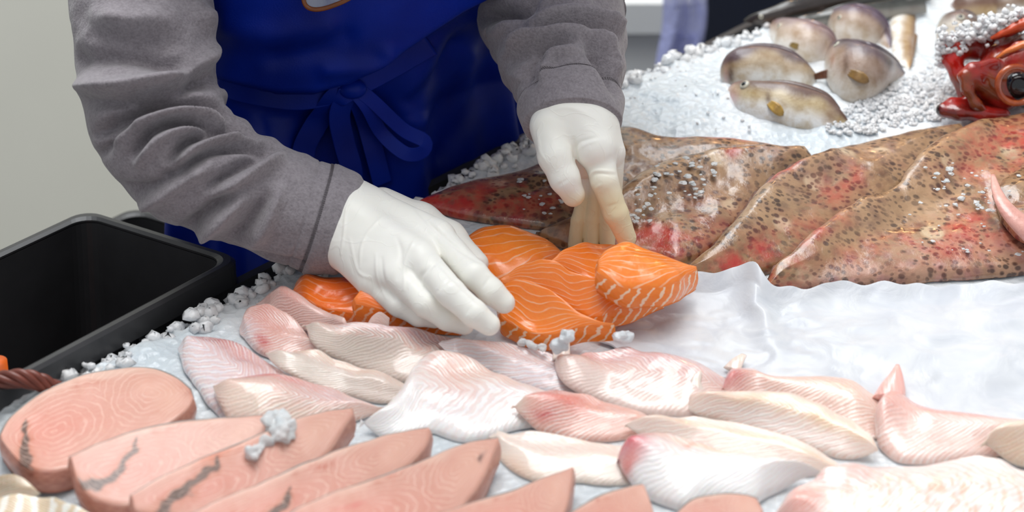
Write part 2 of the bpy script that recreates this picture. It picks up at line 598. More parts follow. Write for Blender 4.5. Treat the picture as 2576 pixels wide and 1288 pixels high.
def m_roundfish():
    g = G('silver_brown_fish_skin', rough=0.34, spec=0.4, coat=0.25, coatr=0.14)
    col = g.attr('col'); f = g.attr('fuv', 'Vector')
    v = g.obj()
    n = g.noise(v, 70, 4, 0.6)
    n2 = g.noise(v, 24, 3)
    c = g.mix(g.math('MULTIPLY', g.ramp(n, [(0.42, 0.0), (0.68, 1.0)]), 0.75), col, g.vmul(col, (0.6, 0.46, 0.28)))
    c = g.mix(g.math('MULTIPLY', g.ramp(n2, [(0.5, 0.0), (0.7, 1.0)]), 0.15), c, srgb(233, 226, 220))
    g.set('col', c)
    g.set('nor', g.bump(g.vor(v, 380), 0.18, 0.0008))
    MAT['roundfish'] = g.m


def m_glove():
    g = G('white_latex_glove', rough=0.42, spec=0.4, sss=0.1, sssr=(0.008, 0.006, 0.004), ssss=0.5)
    v = g.obj(); col = g.attr('col')
    n = g.noise(v, 45, 3)
    fold = g.noise(g.vmul(v, (1.0, 1.0, 1.0)), 26, 2, 0.5, 1.6)
    lines = g.ramp(g.math('ABSOLUTE', g.math('SUBTRACT', fold, 0.5)), [(0.0, 1.0), (0.035, 0.0)])
    g.set('col', col)
    g.set('nor', g.bump(g.math('ADD', g.math('MULTIPLY', n, 0.8), g.math('MULTIPLY', lines, 0.32)), 0.32, 0.0016))
    MAT['glove'] = g.m


def m_fleece():
    g = G('grey_fleece', rough=0.95, spec=0.1, sheen=0.35, sheenr=0.5)
    v = g.obj()
    n = g.noise(v, 420, 3, 0.6)
    b = g.noise(v, 120, 3, 0.6)
    c = g.mix(g.ramp(n, [(0.3, 0.0), (0.7, 1.0)]), srgb(122, 116, 121), srgb(150, 144, 149))
    c = g.mix(g.math('MULTIPLY', g.ramp(b, [(0.4, 0.0), (0.7, 1.0)]), 0.35), c, srgb(164, 158, 163))
    g.set('col', c)
    g.set('nor', g.bump(g.math('ADD', n, g.math('MULTIPLY', b, 1.2)), 0.55, 0.0016))
    MAT['fleece'] = g.m


def m_apron():
    g = G('blue_apron_cloth', rough=0.45, spec=0.22)
    v = g.obj()
    n = g.noise(v, 8, 3)
    g.set('col', g.ramp(n, [(0.3, srgb(0, 24, 112)), (0.7, srgb(0, 44, 168))]))  # random blue variation, upper tone lifted to paint in fold highlights
    g.set('nor', g.bump(g.math('ADD', g.noise(v, 600, 2), g.math('MULTIPLY', g.noise(v, 30, 3), 1.2)), 0.15, 0.001))
    MAT['apron'] = g.m


def m_film(name, col, alpha, rough=0.12):
    g = G(name, rough=rough, spec=0.5, ior=1.3)
    v = g.obj()
    n = g.noise(v, 30, 4, 0.6, 0.8)
    g.set('col', col)
    g.set('alpha', g.ramp(n, [(0.35, alpha * 0.7), (0.65, min(1, alpha * 1.3))]))
    g.set('nor', g.bump(n, 0.6, 0.006))
    MAT[name] = g.m


def m_colattr(name, rough=0.3, coat=0.4, scale=60, var=0.5, bump=0.4, **k):
    g = G(name, rough=rough, coat=coat, coatr=0.1, **k)
    col = g.attr('col'); v = g.obj()
    n = g.noise(v, scale, 4, 0.6)
    g.set('col', g.mix(g.math('MULTIPLY', g.ramp(n, [(0.4, 0.0), (0.65, 1.0)]), var), col, g.vmul(col, (0.45, 0.3, 0.25))))
    g.set('nor', g.bump(n, bump, 0.002))
    MAT[name] = g.m


m_ice(); m_ice('lightened_loose_ice', srgb(232, 236, 240), srgb(250, 250, 250)); m_chunk(); m_fillet(); m_salmon(); m_steak(); m_flatfish(); m_roundfish(); m_glove(); m_fleece(); m_apron()  # loose ice gets a lightened ice colour to offset shading on its facets
m_film('clear_film', srgb(220, 226, 230), 0.22)
m_film('violet_film', srgb(178, 184, 232), 0.7, 0.25)
m_colattr('red_fish_skin', scale=90, var=0.55, rough=0.22, coat=0.7, bump=0.5)
m_colattr('dark_fish_skin', scale=60, var=0.3, rough=0.25, coat=0.6, bump=0.3)
m_colattr('fin', rough=0.35, scale=90, var=0.35, bump=0.5)
plain('black_plastic', srgb(54, 54, 56), 0.36, 0.12, 30, 0.05, spec=0.4)
plain('white_wall', srgb(228, 228, 218), 0.6, 0.02, 3)
plain('dark_blue_panel', srgb(14, 22, 42), 0.5, 0.1, 8)
plain('white_plastic', srgb(214, 217, 217), 0.4, 0.02, 12)
plain('grey_floor', srgb(120, 118, 112), 0.7, 0.1, 12)
plain('skin', srgb(214, 160, 132), 0.5, 0.04, 60)
plain('dark_hair', srgb(52, 40, 32), 0.6, 0.2, 90, 0.3)
plain('navy_trousers', srgb(34, 38, 52), 0.8, 0.1, 60)
plain('fish_skin_grey', srgb(150, 150, 148), 0.22, 0.25, 40)
plain('dark_blood_line', srgb(84, 52, 38), 0.3, 0.45, 140, 0.3)
plain('red_brown_cord', srgb(112, 58, 46), 0.4, 0.2, 80, 0.1)
plain('amber_rim', srgb(120, 66, 24), 0.2, 0.3, 40)
plain('orange_plastic', srgb(214, 96, 26), 0.4, 0.1, 20)
plain('dark_trim', srgb(40, 40, 42), 0.4, 0.1, 20)
plain('black_eye', srgb(16, 18, 24), 0.06, 0.2, 60, spec=0.7)
plain('pale_iris', srgb(196, 192, 176), 0.2, 0.2, 200)
plain('stitch_grey', srgb(86, 80, 84), 0.95, 0.2, 300)
# ------------------------------------------------------------------ the setting
def plane_z(x, y): return C0[2] + SLOPE * y


E45 = np.array([0.7071, 0.7071]); N45 = np.array([0.7071, -0.7071]); EDGE0 = np.array([0.0, 0.205])


def ice_h(x, y):
    """relief of the ice above the counter plane"""
    p = np.stack([x, y, 0 * x], -1)
    h = 0.006 * fbm(p * 9, 2, 5)
    rough = sm(0.06, 0.2, y) * sm(0.0, 0.1, x + 0.05) + sm(-0.18, -0.3, x)
    h = h + (0.0045 * fbm(p * 34, 3, 9) + 0.003 * fbm(p * 90, 2, 29)) * np.clip(rough, 0.15, 1)
    h = h + 0.030 * np.exp(-(((x - 0.25) / 0.16) ** 2 + ((y - 0.26) / 0.12) ** 2))       # mound under the round fish
    h = h + 0.020 * np.exp(-(((x - 0.50) / 0.10) ** 2 + ((y - 0.22) / 0.10) ** 2))
    return h


mk('floor', [[-4, -4, 0], [4, -4, 0], [4, 4, 0], [-4, 4, 0]], [[0, 1, 2, 3]], MAT['grey_floor'], smooth=False, origin=(0, 0, 0))['kind'] = 'structure'
b = MB().box((-0.75, 1.75, 1.4), (6.5, 0.1, 2.8)); o = b.build('wall_back', MAT['white_wall']); o['kind'] = 'structure'
b = MB().box((0.62, 1.66, 1.2), (0.66, 0.06, 2.4)); o = b.build('door_1', MAT['dark_blue_panel']); o['kind'] = 'structure'
for s in (-1, 1):
    b = MB().box((0.62 + s * 0.36, 1.655, 1.2), (0.06, 0.09, 2.46)); o = b.build('trim_%d' % (1 if s < 0 else 2), MAT['white_plastic']); o['kind'] = 'structure'

# the counter: a sloping dark tray on a cabinet with legs
ctr = empty('display_counter', (0.15, 0.05, 0.0))
tag(ctr, 'dark display counter with a shallow black tray holding the ice bed', 'counter')


def edge_pt(a, n, z=0.0):
    q = EDGE0 + a * E45 + n * N45
    return np.array([q[0], q[1], plane_z(q[0], q[1]) + z])


def edge_box(mb, a0, a1, n0, n1, z0, z1):
    bq = [edge_pt(a0, n0, z0), edge_pt(a1, n0, z0), edge_pt(a1, n1, z0), edge_pt(a0, n1, z0)]
    tq = [edge_pt(a0, n0, z1), edge_pt(a1, n0, z1), edge_pt(a1, n1, z1), edge_pt(a0, n1, z1)]
    mb.hexa(bq[::-1], tq[::-1])


b = MB(); edge_box(b, -0.9, 1.05, -0.035, 1.15, -0.075, -0.055); b.build('tray_floor', MAT['black_plastic'], ctr)
b = MB(); edge_box(b, -0.9, 1.05, -0.045, -0.036, -0.075, -0.028); b.build('tray_lip', MAT['black_plastic'], ctr)
b = MB(); edge_box(b, -0.9, 1.05, 1.151, 1.16, -0.075, 0.0); b.build('front_panel', MAT['dark_trim'], ctr)
for a in (-0.6, 0.9):
    for n in (0.06, 1.05):
        q = edge_pt(a, n)
        MB().box((q[0], q[1], (q[2] - 0.076) / 2), (0.05, 0.05, q[2] - 0.076 - 0.012)).build('leg', MAT['dark_trim'], ctr)

# height map used to lay every piece on what is under it
HX0, HY0, HS, HN, HM_ = -0.75, -0.62, 0.004, 460, 400
_gx, _gy = np.meshgrid(HX0 + HS * np.arange(HN), HY0 + HS * np.arange(HM_))
HM = ice_h(_gx, _gy) + 0.0006


def _box(A, r):
    for ax in (0, 1):
        p = np.concatenate([np.repeat(np.take(A, [0], ax), r + 1, ax), A, np.repeat(np.take(A, [-1], ax), r, ax)], ax)
        c = np.cumsum(p, ax)
        n = A.shape[ax]
        A = (np.take(c, np.arange(2 * r + 1, n + 2 * r + 1), ax) - np.take(c, np.arange(0, n), ax)) / (2 * r + 1)
    return A


def _dil(A, r):
    for ax in (0, 1):
        B = A.copy()
        for s in range(1, r + 1):
            lo = [slice(None)] * 2; hi = [slice(None)] * 2
            lo[ax] = slice(0, -s); hi[ax] = slice(s, None)
            B[tuple(lo)] = np.maximum(B[tuple(lo)], A[tuple(hi)])
            B[tuple(hi)] = np.maximum(B[tuple(hi)], A[tuple(lo)])
        A = B
    return A


def field(r=3):
    return _box(_box(_dil(HM, r), max(1, r // 2 + 1)), max(1, r // 2))


def samp(Fd, x, y):
    fx = np.clip((x - HX0) / HS, 0, HN - 1.001); fy = np.clip((y - HY0) / HS, 0, HM_ - 1.001)
    ix, iy = fx.astype(int), fy.astype(int); fx -= ix; fy -= iy
    return (Fd[iy, ix] * (1 - fx) + Fd[iy, ix + 1] * fx) * (1 - fy) + (Fd[iy + 1, ix] * (1 - fx) + Fd[iy + 1, ix + 1] * fx) * fy


def splat(V):
    ix = np.clip(((V[:, 0] - HX0) / HS + .5).astype(int), 0, HN - 1); iy = np.clip(((V[:, 1] - HY0) / HS + .5).astype(int), 0, HM_ - 1)
    np.maximum.at(HM, (iy, ix), V[:, 2] - plane_z(V[:, 0], V[:, 1]) + 0.0012)


def on_field(px, Fd, extra):
    """pixel outline -> points lying `extra` above the field"""
    h = np.full(len(px), extra)
    for _ in range(6):
        p = P(px[:, 0], px[:, 1], h)
        h = 0.5 * h + 0.5 * (samp(Fd, p[:, 0], p[:, 1]) + extra)
    return P(px[:, 0], px[:, 1], h)


def slab(name, far, near, thick, mat, nu=110, nv=44, edge=0.2, bev=0.016, frac=(0.75, 0.2), r=3, color=None, strp=1.0, parent=None,
         relief=0.0, seed=1, wob=0.0015, prof=None, add=True, tilt=None, rigid=False):
    """a piece of fish: top surface between two outlines, walls down to what it lies on, and an underside"""
    Fd = field(r)
    fp = spline(far, nu); npx = spline(near, nu)
    A = on_field(fp, Fd, thick * frac[0]); B = on_field(npx, Fd, thick * frac[1])
    if rigid:                                  # a stiff piece: lies on the plane that rests on what is below
        def fit():
            w = np.linspace(0, 1, 12)[None, :, None]
            q = (A[:, None] * (1 - w) + B[:, None] * w).reshape(-1, 3)
            hb = samp(Fd, q[:, 0], q[:, 1])
            M = np.column_stack([q[:, 0], q[:, 1], np.ones(len(q))])
            k = np.linalg.lstsq(M, hb, rcond=None)[0]
            k[2] += np.percentile(hb - M @ k, 88)
            return k
        for _ in range(3):
            kk = fit()
            def on_plane(px, extra):
                h = np.full(len(px), extra)
                for _ in range(8):
                    p = P(px[:, 0], px[:, 1], h)
                    h = 0.5 * h + 0.5 * (kk[0] * p[:, 0] + kk[1] * p[:, 1] + kk[2] + extra)
                return P(px[:, 0], px[:, 1], h)
            A = on_plane(fp, thick * frac[0]); B = on_plane(npx, thick * frac[1])
    cu = np.linspace(0, 1, nu); cu = 0.35 * cu + 0.65 * (0.5 - 0.5 * np.cos(math.pi * cu)); 
    A = np.stack([np.interp(cu, np.linspace(0, 1, nu), A[:, k]) for k in range(3)], 1)
    B = np.stack([np.interp(cu, np.linspace(0, 1, nu), B[:, k]) for k in range(3)], 1)
    cv = np.linspace(0, 1, nv); cv = 0.4 * cv + 0.6 * (0.5 - 0.5 * np.cos(math.pi * cv))
    XY = A[:, None, :2] * (1 - cv)[None, :, None] + B[:, None, :2] * cv[None, :, None]
    X, Y = XY[..., 0].copy(), XY[..., 1].copy()
    wn = np.stack([X * 60, Y * 60, 0 * X + seed], -1)
    X += wob * vnoise(wn, seed); Y += wob * vnoise(wn, seed + 7)
    width = np.linalg.norm(B[:, :2] - A[:, :2], axis=1)[:, None]
    mid = 0.5 * (A + B); length = np.linalg.norm(np.diff(mid[:, :2], axis=0), axis=1).sum()
    U = cu[:, None] + 0 * cv[None, :]; Vv = cv[None, :] + 0 * cu[:, None]
    dist = np.minimum(np.minimum(Vv, 1 - Vv) * width, np.minimum(U, 1 - U) * length)
    q = np.clip(dist / bev, 0, 1)
    t = thick * (edge + (1 - edge) * np.sqrt(np.clip(1 - (1 - q) ** 2, 0, 1)))
    if prof is not None: t = t * prof(U, Vv)
    if relief: t = t + relief * fbm(np.stack([X * 45, Y * 45, 0 * X + seed], -1), 3, seed) * np.clip(q, 0.1, 1)
    base = kk[0] * X + kk[1] * Y + kk[2] if rigid else samp(Fd, X, Y)
    if tilt is not None: base = base + tilt(U, Vv)
    pz = plane_z(X, Y)
    top = np.stack([X, Y, pz + base + t], -1)
    bot = np.stack([X, Y, pz + base], -1)
    # boundary loop
    bi = [(i, 0) for i in range(nu)] + [(nu - 1, j) for j in range(1, nv)] + [(i, nv - 1) for i in range(nu - 2, -1, -1)] + [(0, j) for j in range(nv - 2, 0, -1)]
    I = np.array([k[0] for k in bi]); J = np.array([k[1] for k in bi])
    tb, bb = top[I, J], bot[I, J]
    per = np.r_[0, np.cumsum(np.linalg.norm(np.diff(tb[:, :2], axis=0), axis=1))]
    ws = np.array([0.0, 0.2, 0.45, 0.7, 0.9, 1.0]); m = len(bi)
    cen = bot.reshape(-1, 3).mean(0)
    inset = (cen - tb) * np.array([1, 1, 0]); inset /= np.linalg.norm(inset, axis=1)[:, None] + 1e-9
    rings = []
    for w in ws:
        hgt = np.linalg.norm(tb - bb, axis=1)[:, None]
        off = -0.10 * hgt * math.sin(math.pi * min(1, w * 1.0)) + 0.12 * hgt * max(0, w - 0.6)
        rings.append(tb * (1 - w) + bb * w + inset * off)
    rings = np.array(rings)
    nt = nu * nv
    V = np.vstack([top.reshape(-1, 3), rings.reshape(-1, 3), bot.reshape(-1, 3)])
    def gf(o0, rev):
        a = (np.arange(nu - 1)[:, None] * nv + np.arange(nv - 1)[None, :]).ravel() + o0
        f = np.stack([a, a + nv, a + nv + 1, a + 1], 1)
        return f[:, ::-1] if rev else f
    wf = []
    for k in range(len(ws) - 1):
        a = nt + k * m + np.arange(m); b2 = nt + k * m + (np.arange(m) + 1) % m
        wf.append(np.stack([a, a + m, b2 + m, b2], 1))
    F = np.vstack([gf(0, False)] + wf + [gf(nt + len(ws) * m, True)])
    # make sure the top faces up
    n0 = np.cross(V[F[:nt // 2, 1]] - V[F[:nt // 2, 0]], V[F[:nt // 2, 2]] - V[F[:nt // 2, 0]])[:, 2].sum()
    if n0 < 0: F = F[:, ::-1]
    fuv = np.vstack([np.stack([U * length, Vv, 0 * U], -1).reshape(-1, 3),
                     np.stack([np.tile(per, (len(ws), 1)), np.repeat(ws[:, None], m, 1) * (thick / 0.06), np.ones((len(ws), m))], -1).reshape(-1, 3),
                     np.stack([U * length, Vv, 0 * U], -1).reshape(-1, 3)])
    un = np.concatenate([U.ravel(), np.tile(U[I, J], len(ws)), U.ravel()])
    vn = np.concatenate([Vv.ravel(), np.tile(Vv[I, J], len(ws)), Vv.ravel()])
    wall = fuv[:, 2]
    jit = fbm(V * 42 + seed * 3.1, 3, seed) * 0.09
    col = color(un + jit, vn + jit * 1.4, wall, V) if callable(color) else np.tile(np.array(color, float), (len(V), 1))
    st = strp(un + jit, vn + jit, V) if callable(strp) else np.full(len(V), float(strp))
    if add: splat(top.reshape(-1, 3))
    o = mk(name, V, F, MAT[mat] if isinstance(mat, str) else mat, parent,
           {'fuv': ('FLOAT_VECTOR', fuv), 'col': ('FLOAT_COLOR', np.clip(col, 0, 1)), 'strp': ('FLOAT', st), 'un': ('FLOAT', un)})
    return o, dict(top=top, rings=rings, I=I, J=J, U=U, V=Vv, A=A, B=B)


# ------------------------------------------------------------------ the ice bed
na, nn = 560, 330
a_ = np.linspace(-0.86, 1.0, na)[:, None] + np.zeros((1, nn))
n_ = (np.linspace(0, 1, nn) ** 1.15 * 1.02)[None, :] + np.zeros((na, 1))
wig = 0.010 * fbm(np.stack([a_ * 16, 0 * a_, 0 * a_], -1), 3, 3) + 0.006 * vnoise(np.stack([a_ * 90, 0 * a_, 0 * a_], -1), 4)
nw = n_ + wig * np.exp(-n_ / 0.03)
X = EDGE0[0] + a_ * E45[0] + nw * N45[0]; Y = EDGE0[1] + a_ * E45[1] + nw * N45[1]
drop = -0.052 * (1 - sm(0.0, 0.018, n_)) ** 1.5
hz = np.minimum(ice_h(X, Y), 1) + drop + 0.0035 * fbm(np.stack([X * 120, Y * 120, 0 * X], -1), 2, 8) * np.exp(-n_ / 0.06) 
top = np.stack([X, Y, plane_z(X, Y) + hz], -1)
V = np.vstack([top.reshape(-1, 3), np.stack([X, Y, plane_z(X, Y) - 0.0545], -1).reshape(-1, 3)])
a = (np.arange(na - 1)[:, None] * nn + np.arange(nn - 1)[None, :]).ravel()
F = np.stack([a, a + 1, a + nn + 1, a + nn], 1)
NT = na * nn
bd = np.concatenate([np.arange(nn), (np.arange(1, na)) * nn + nn - 1, (na - 1) * nn + np.arange(nn - 2, -1, -1), np.arange(na - 2, 0, -1) * nn])
bn = np.roll(bd, -1)
F = np.vstack([F, (F + NT)[:, ::-1], np.stack([bd, bd + NT, bn + NT, bn], 1)])
if np.cross(V[F[5, 1]] - V[F[5, 0]], V[F[5, 2]] - V[F[5, 0]])[2] < 0: F = F[:, ::-1]
o = mk('ice_bed', V, F, MAT['ice'], origin=(0, 0, 0.8))
tag(o, 'sloping bed of white crushed ice filling the display counter', 'ice', kind='stuff')

# loose crushed ice along the edge and over the mounds
rng = random.Random(4)


def chunk_mesh(n_, seed, stretch=(1, 1, 0.7)):
    r = np.random.RandomState(seed)
    V, F = ellipsoid((0, 0, 0), (1, 1, 1), 7, 5)
    V = (V * (1 + 0.3 * fbm(V * 1.7 + seed, 2, seed)[:, None]) + r.uniform(-.22, .22, V.shape)) * np.asarray(stretch)
    return V, F


def scatter(spots, name, label, mat, flat=1.0, smooth=False):
    mb = MB()
    for k, (x, y, h, s) in enumerate(spots):
        V, F = chunk_mesh(0, k % 23)
        ang = rng.uniform(0, 6.28); c, d = math.cos(ang), math.sin(ang)
        Rz = np.array([[c, -d, 0], [d, c, 0], [0, 0, 1]])
        ax = rng.uniform(-.8, .8); c, d = math.cos(ax), math.sin(ax)
        Rx = np.array([[1, 0, 0], [0, c, -d], [0, d, c]])
        mb.add((V @ (Rz @ Rx).T) * s * np.array([1, 1, flat]) + np.array([x, y, plane_z(x, y) + h]), F)
    o = mb.build(name, MAT[mat], smooth=smooth)
    return tag(o, label, 'ice', kind='stuff')


sp = []
for k in range(1100):
    a0 = rng.uniform(-0.55, 0.72); n0 = abs(rng.gauss(0.006, 0.014))
    q = EDGE0 + a0 * E45 + n0 * N45
    wg = 0.010 * float(fbm(np.array([[a0 * 16, 0, 0]]), 3, 3)[0])
    q = q + N45 * wg
    sp.append((q[0], q[1], float(ice_h(np.array([q[0]]), np.array([q[1]]))[0]) + rng.uniform(-0.014, 0.004) - (0.012 if n0 < 0.006 else 0), rng.uniform(0.003, 0.0088)))
scatter(sp, 'edge_ice', 'knobbly loose ice lumps heaped along the vendor edge of the counter', 'lightened_loose_ice', smooth=True)

# ------------------------------------------------------------------ crates, bin, film behind
def crate(name, label, cx, cy, z0, z1, ang, L, Wd, group=None, rimw=0.018, nrib=5, taper=0.88):
    root = empty(name, (cx, cy, z0)); tag(root, label, 'crate', group)
    ca, sa = math.cos(ang), math.sin(ang)
    def pt(a, b, z): return (cx + a * ca - b * sa, cy + a * sa + b * ca, z)
    def rr(hl, hw, z, rad=0.02, n=6):
        out = []
        for sx, sy, a0 in ((1, 1, 0), (-1, 1, 90), (-1, -1, 180), (1, -1, 270)):
            for k in range(n + 1):
                t = math.radians(a0 + 90 * k / n)
                out.append(pt(sx * (hl - rad) + rad * math.cos(t), sy * (hw - rad) + rad * math.sin(t), z))
        return out
    hl, hw = L / 2, Wd / 2; t = 0.004
    body = [rr(hl * taper, hw * taper, z0), rr(hl - rimw, hw - rimw, z1 - .004), rr(hl - rimw - t, hw - rimw - t, z1 - .004), rr(hl * taper - t, hw * taper - t, z0 + t)]
    MB().loft(body).build('tub', MAT['black_plastic'], root, smooth=False)
    rim = [rr(hl - rimw - t, hw - rimw - t, z1 - .003), rr(hl - rimw - t, hw - rimw - t, z1 - .001), rr(hl - rimw, hw - rimw, z1 + .001), rr(hl - .003, hw - .003, z1 + .001), rr(hl, hw, z1 - .002), rr(hl, hw, z1 - .022), rr(hl - .003, hw - .003, z1 - .022), rr(hl - .003, hw - .003, z1 - .004), rr(hl - rimw - t, hw - rimw - t, z1 - .003)]
    MB().loft(rim, cap=False).build('rim', MAT['black_plastic'], root, smooth=False)
    for s in (-1, 1):
        for k in range(nrib):
            a = -hl * 0.8 + 2 * hl * 0.8 * k / (nrib - 1)
            MB().hexa([pt(a - .002, s * hw * taper, z0 + .02), pt(a + .002, s * hw * taper, z0 + .02), pt(a + .002, s * (hw * taper + .005), z0 + .02), pt(a - .002, s * (hw * taper + .005), z0 + .02)],
                      [pt(a - .002, s * (hw - rimw), z1 - .006), pt(a + .002, s * (hw - rimw), z1 - .006), pt(a + .002, s * (hw - .004), z1 - .006), pt(a - .002, s * (hw - .004), z1 - .006)]).build('rib', MAT['black_plastic'], root)
    return root, pt


cr, cpt = crate('plastic_crate', 'big empty black plastic crate beside the left edge of the ice', -0.464, -0.128, 0.59, 0.845, math.radians(56), 0.46, 0.205, rimw=0.008)
b2 = empty('side_stand', (-0.47, 0.0, 0)); tag(b2, 'low dark stand under the black crates beside the counter', 'stand')
ca, sa = math.cos(math.radians(53)), math.sin(math.radians(53)); RZ = np.array([[ca, -sa, 0], [sa, ca, 0], [0, 0, 1]])
MB().box((-0.52, 0.04, 0.575), (0.80, 0.36, 0.025), RZ).build('board', MAT['dark_trim'], b2)
for u in (-0.35, 0.35):
    for v in (-0.14, 0.14):
        q = RZ @ np.array([u, v, 0]) + np.array([-0.52, 0.04, 0])
        MB().box((q[0], q[1], 0.281), (0.04, 0.04, 0.562)).build('leg', MAT['dark_trim'], b2)
crate('plastic_crate', 'second black plastic crate standing behind the big empty crate', -0.415, 0.24, 0.59, 0.75, math.radians(56), 0.17, 0.12, rimw=0.008)
# orange bottle lying in the crate
obx = (-0.447, -0.166, 0)
q = PY(-6, 903, -0.185)
rr_ = [0.0, .008, .009, .013, .014, .014, .012, 0.0]; zz = [0, 0, .010, .02, .03, .075, .085, .088]
th = np.linspace(0, 2 * math.pi, 18, endpoint=False)
R = [[(obx[0] + r_ * math.cos(t), obx[1] + r_ * math.sin(t), 0.5945 + z_ * 2.33) for t in th] for r_, z_ in zip([.02, .021, .021, .021, .019, .011, .011, .0001], [0, .004, .05, .07, .078, .085, .1, .1])]
o = MB().loft(R).build('orange_bottle', MAT['orange_plastic'], smooth=True); tag(o, 'small orange plastic bottle standing inside the big black crate', 'bottle')

# white bin and violet film far behind, right of the vendor's arm
bin_ = empty('white_bin', (0.17, 1.05, 0.0)); tag(bin_, 'blurred white plastic bin with a thick lid behind the vendor', 'bin')
def rrect(cx, cy, hx, hy, z, rad=0.03, n=5):
    out = []
    for sx, sy, a0 in ((1, 1, 0), (-1, 1, 90), (-1, -1, 180), (1, -1, 270)):
        for k in range(n + 1):
            t = math.radians(a0 + 90 * k / n); out.append((cx + sx * (hx - rad) + rad * math.cos(t), cy + sy * (hy - rad) + rad * math.sin(t), z))
    return out
lid_px = PY(1640, 78, 1.05)
LZ = lid_px[2]
MB().loft([rrect(0.05, 1.2, .19, .15, 0.0), rrect(0.05, 1.2, .205, .16, LZ - .002)]).build('body', MAT['white_plastic'], bin_, smooth=False)
MB().loft([rrect(0.05, 1.2, .21, .165, LZ), rrect(0.05, 1.2, .225, .18, LZ + .006), rrect(0.05, 1.2, .225, .18, LZ + .05), rrect(0.05, 1.2, .2, .16, LZ + .065)]).build('lid', MAT['white_plastic'], bin_, smooth=False)
# violet plastic strip hanging
pts = [PY(1722, -60, 0.9), PY(1722, 60, 0.9), PY(1700, 200, 0.9), PY(1700, 420, 0.9)]
R = []
for k, pz in enumerate(spline(pts, 30)):
    row = []
    for s in np.linspace(-1, 1, 26):
        row.append(pz + np.array([s * 0.029, 0.012 * math.sin(s * 5 + k * .1) + 0.002, 0]))
    for s in np.linspace(1, -1, 26):
        row.append(pz + np.array([s * 0.029, 0.012 * math.sin(s * 5 + k * .1) - 0.002, 0]))
    R.append(row)
o = MB().loft(R).build('plastic_curtain', MAT['violet_film'], smooth=True); tag(o, 'violet translucent plastic strip hanging behind the ice mound', 'curtain')
# ------------------------------------------------------------------ colour patterns
def L(r, g, b): return np.array(srgb(r, g, b))


def blots(basec, spots):
    """base colour plus soft coloured patches (u, v, ru, rv, colour, strength)"""
    def f(u, v, wall, V):
        c = np.tile(basec, (len(u), 1)).astype(float)
        n = 0.5 + 0.5 * fbm(V * 22, 3, 11)
        c = c * (0.93 + 0.14 * n)[:, None]
        for (a, b_, ru, rv, cc, s) in spots:
            w = s * np.exp(-((u - a) / ru) ** 2 - ((v - b_) / rv) ** 2)
            w = np.clip(w, 0, 1)[:, None]
            c = c * (1 - w) + np.asarray(cc) * w
        return c
    return f


def ribbed(f, cc, k):
    """adds the tan gaps between the broad flakes of the flesh"""
    def g_(u, v, wall, V):
        c = f(u, v, wall, V)
        w = (sm(.35, .95, np.sin(u * k + 7 * v + 3 * vnoise(np.stack([u * 14, v * 3, 0 * u], -1), 6))) * sm(.2, .45, v) * sm(.15, .3, u) * .75)[:, None]
        return c * (1 - w) + np.asarray(cc) * w
    return g_


PINK = L(232, 192, 182); WHT = L(247, 242, 238); RED = L(198, 58, 62); ROSE = L(224, 140, 128); TAN = L(232, 200, 168); GLS = L(221, 202, 190); MAUVE = L(200, 160, 170); SILV = L(230, 220, 224)


def ridge(c=0.45, w=0.3, lo=0.45):
    def f(u, v): return lo + (1 - lo) * np.exp(-((v - c) / w) ** 2)
    return f


def taper_end(a=0.12, b=0.2, lo=0.35):
    def f(u, v): return (lo + (1 - lo) * sm(0, a, u)) * (lo + (1 - lo) * sm(0, b, 1 - u)) * (0.7 + 0.3 * np.exp(-((v - .45) / .3) ** 2))
    return f


def fillet(label, far, near, color, strp=1.0, thick=0.013, prof=None, group='white fish fillets on the ice', seed=1, **k):
    thick = thick * 0.85
    near = [(x_, y_ + 20 * math.sin(math.pi * i_ / (len(near) - 1))) for i_, (x_, y_) in enumerate(near)]
    k.setdefault('edge', 0.14); k.setdefault('bev', 0.024)
    o, d = slab('white_fish_fillet', far, near, thick, 'fillet', color=color, strp=strp, prof=prof or taper_end(), seed=seed, relief=0.0014, **k)
    tag(o, label, 'fish fillet', group)
    return o, d


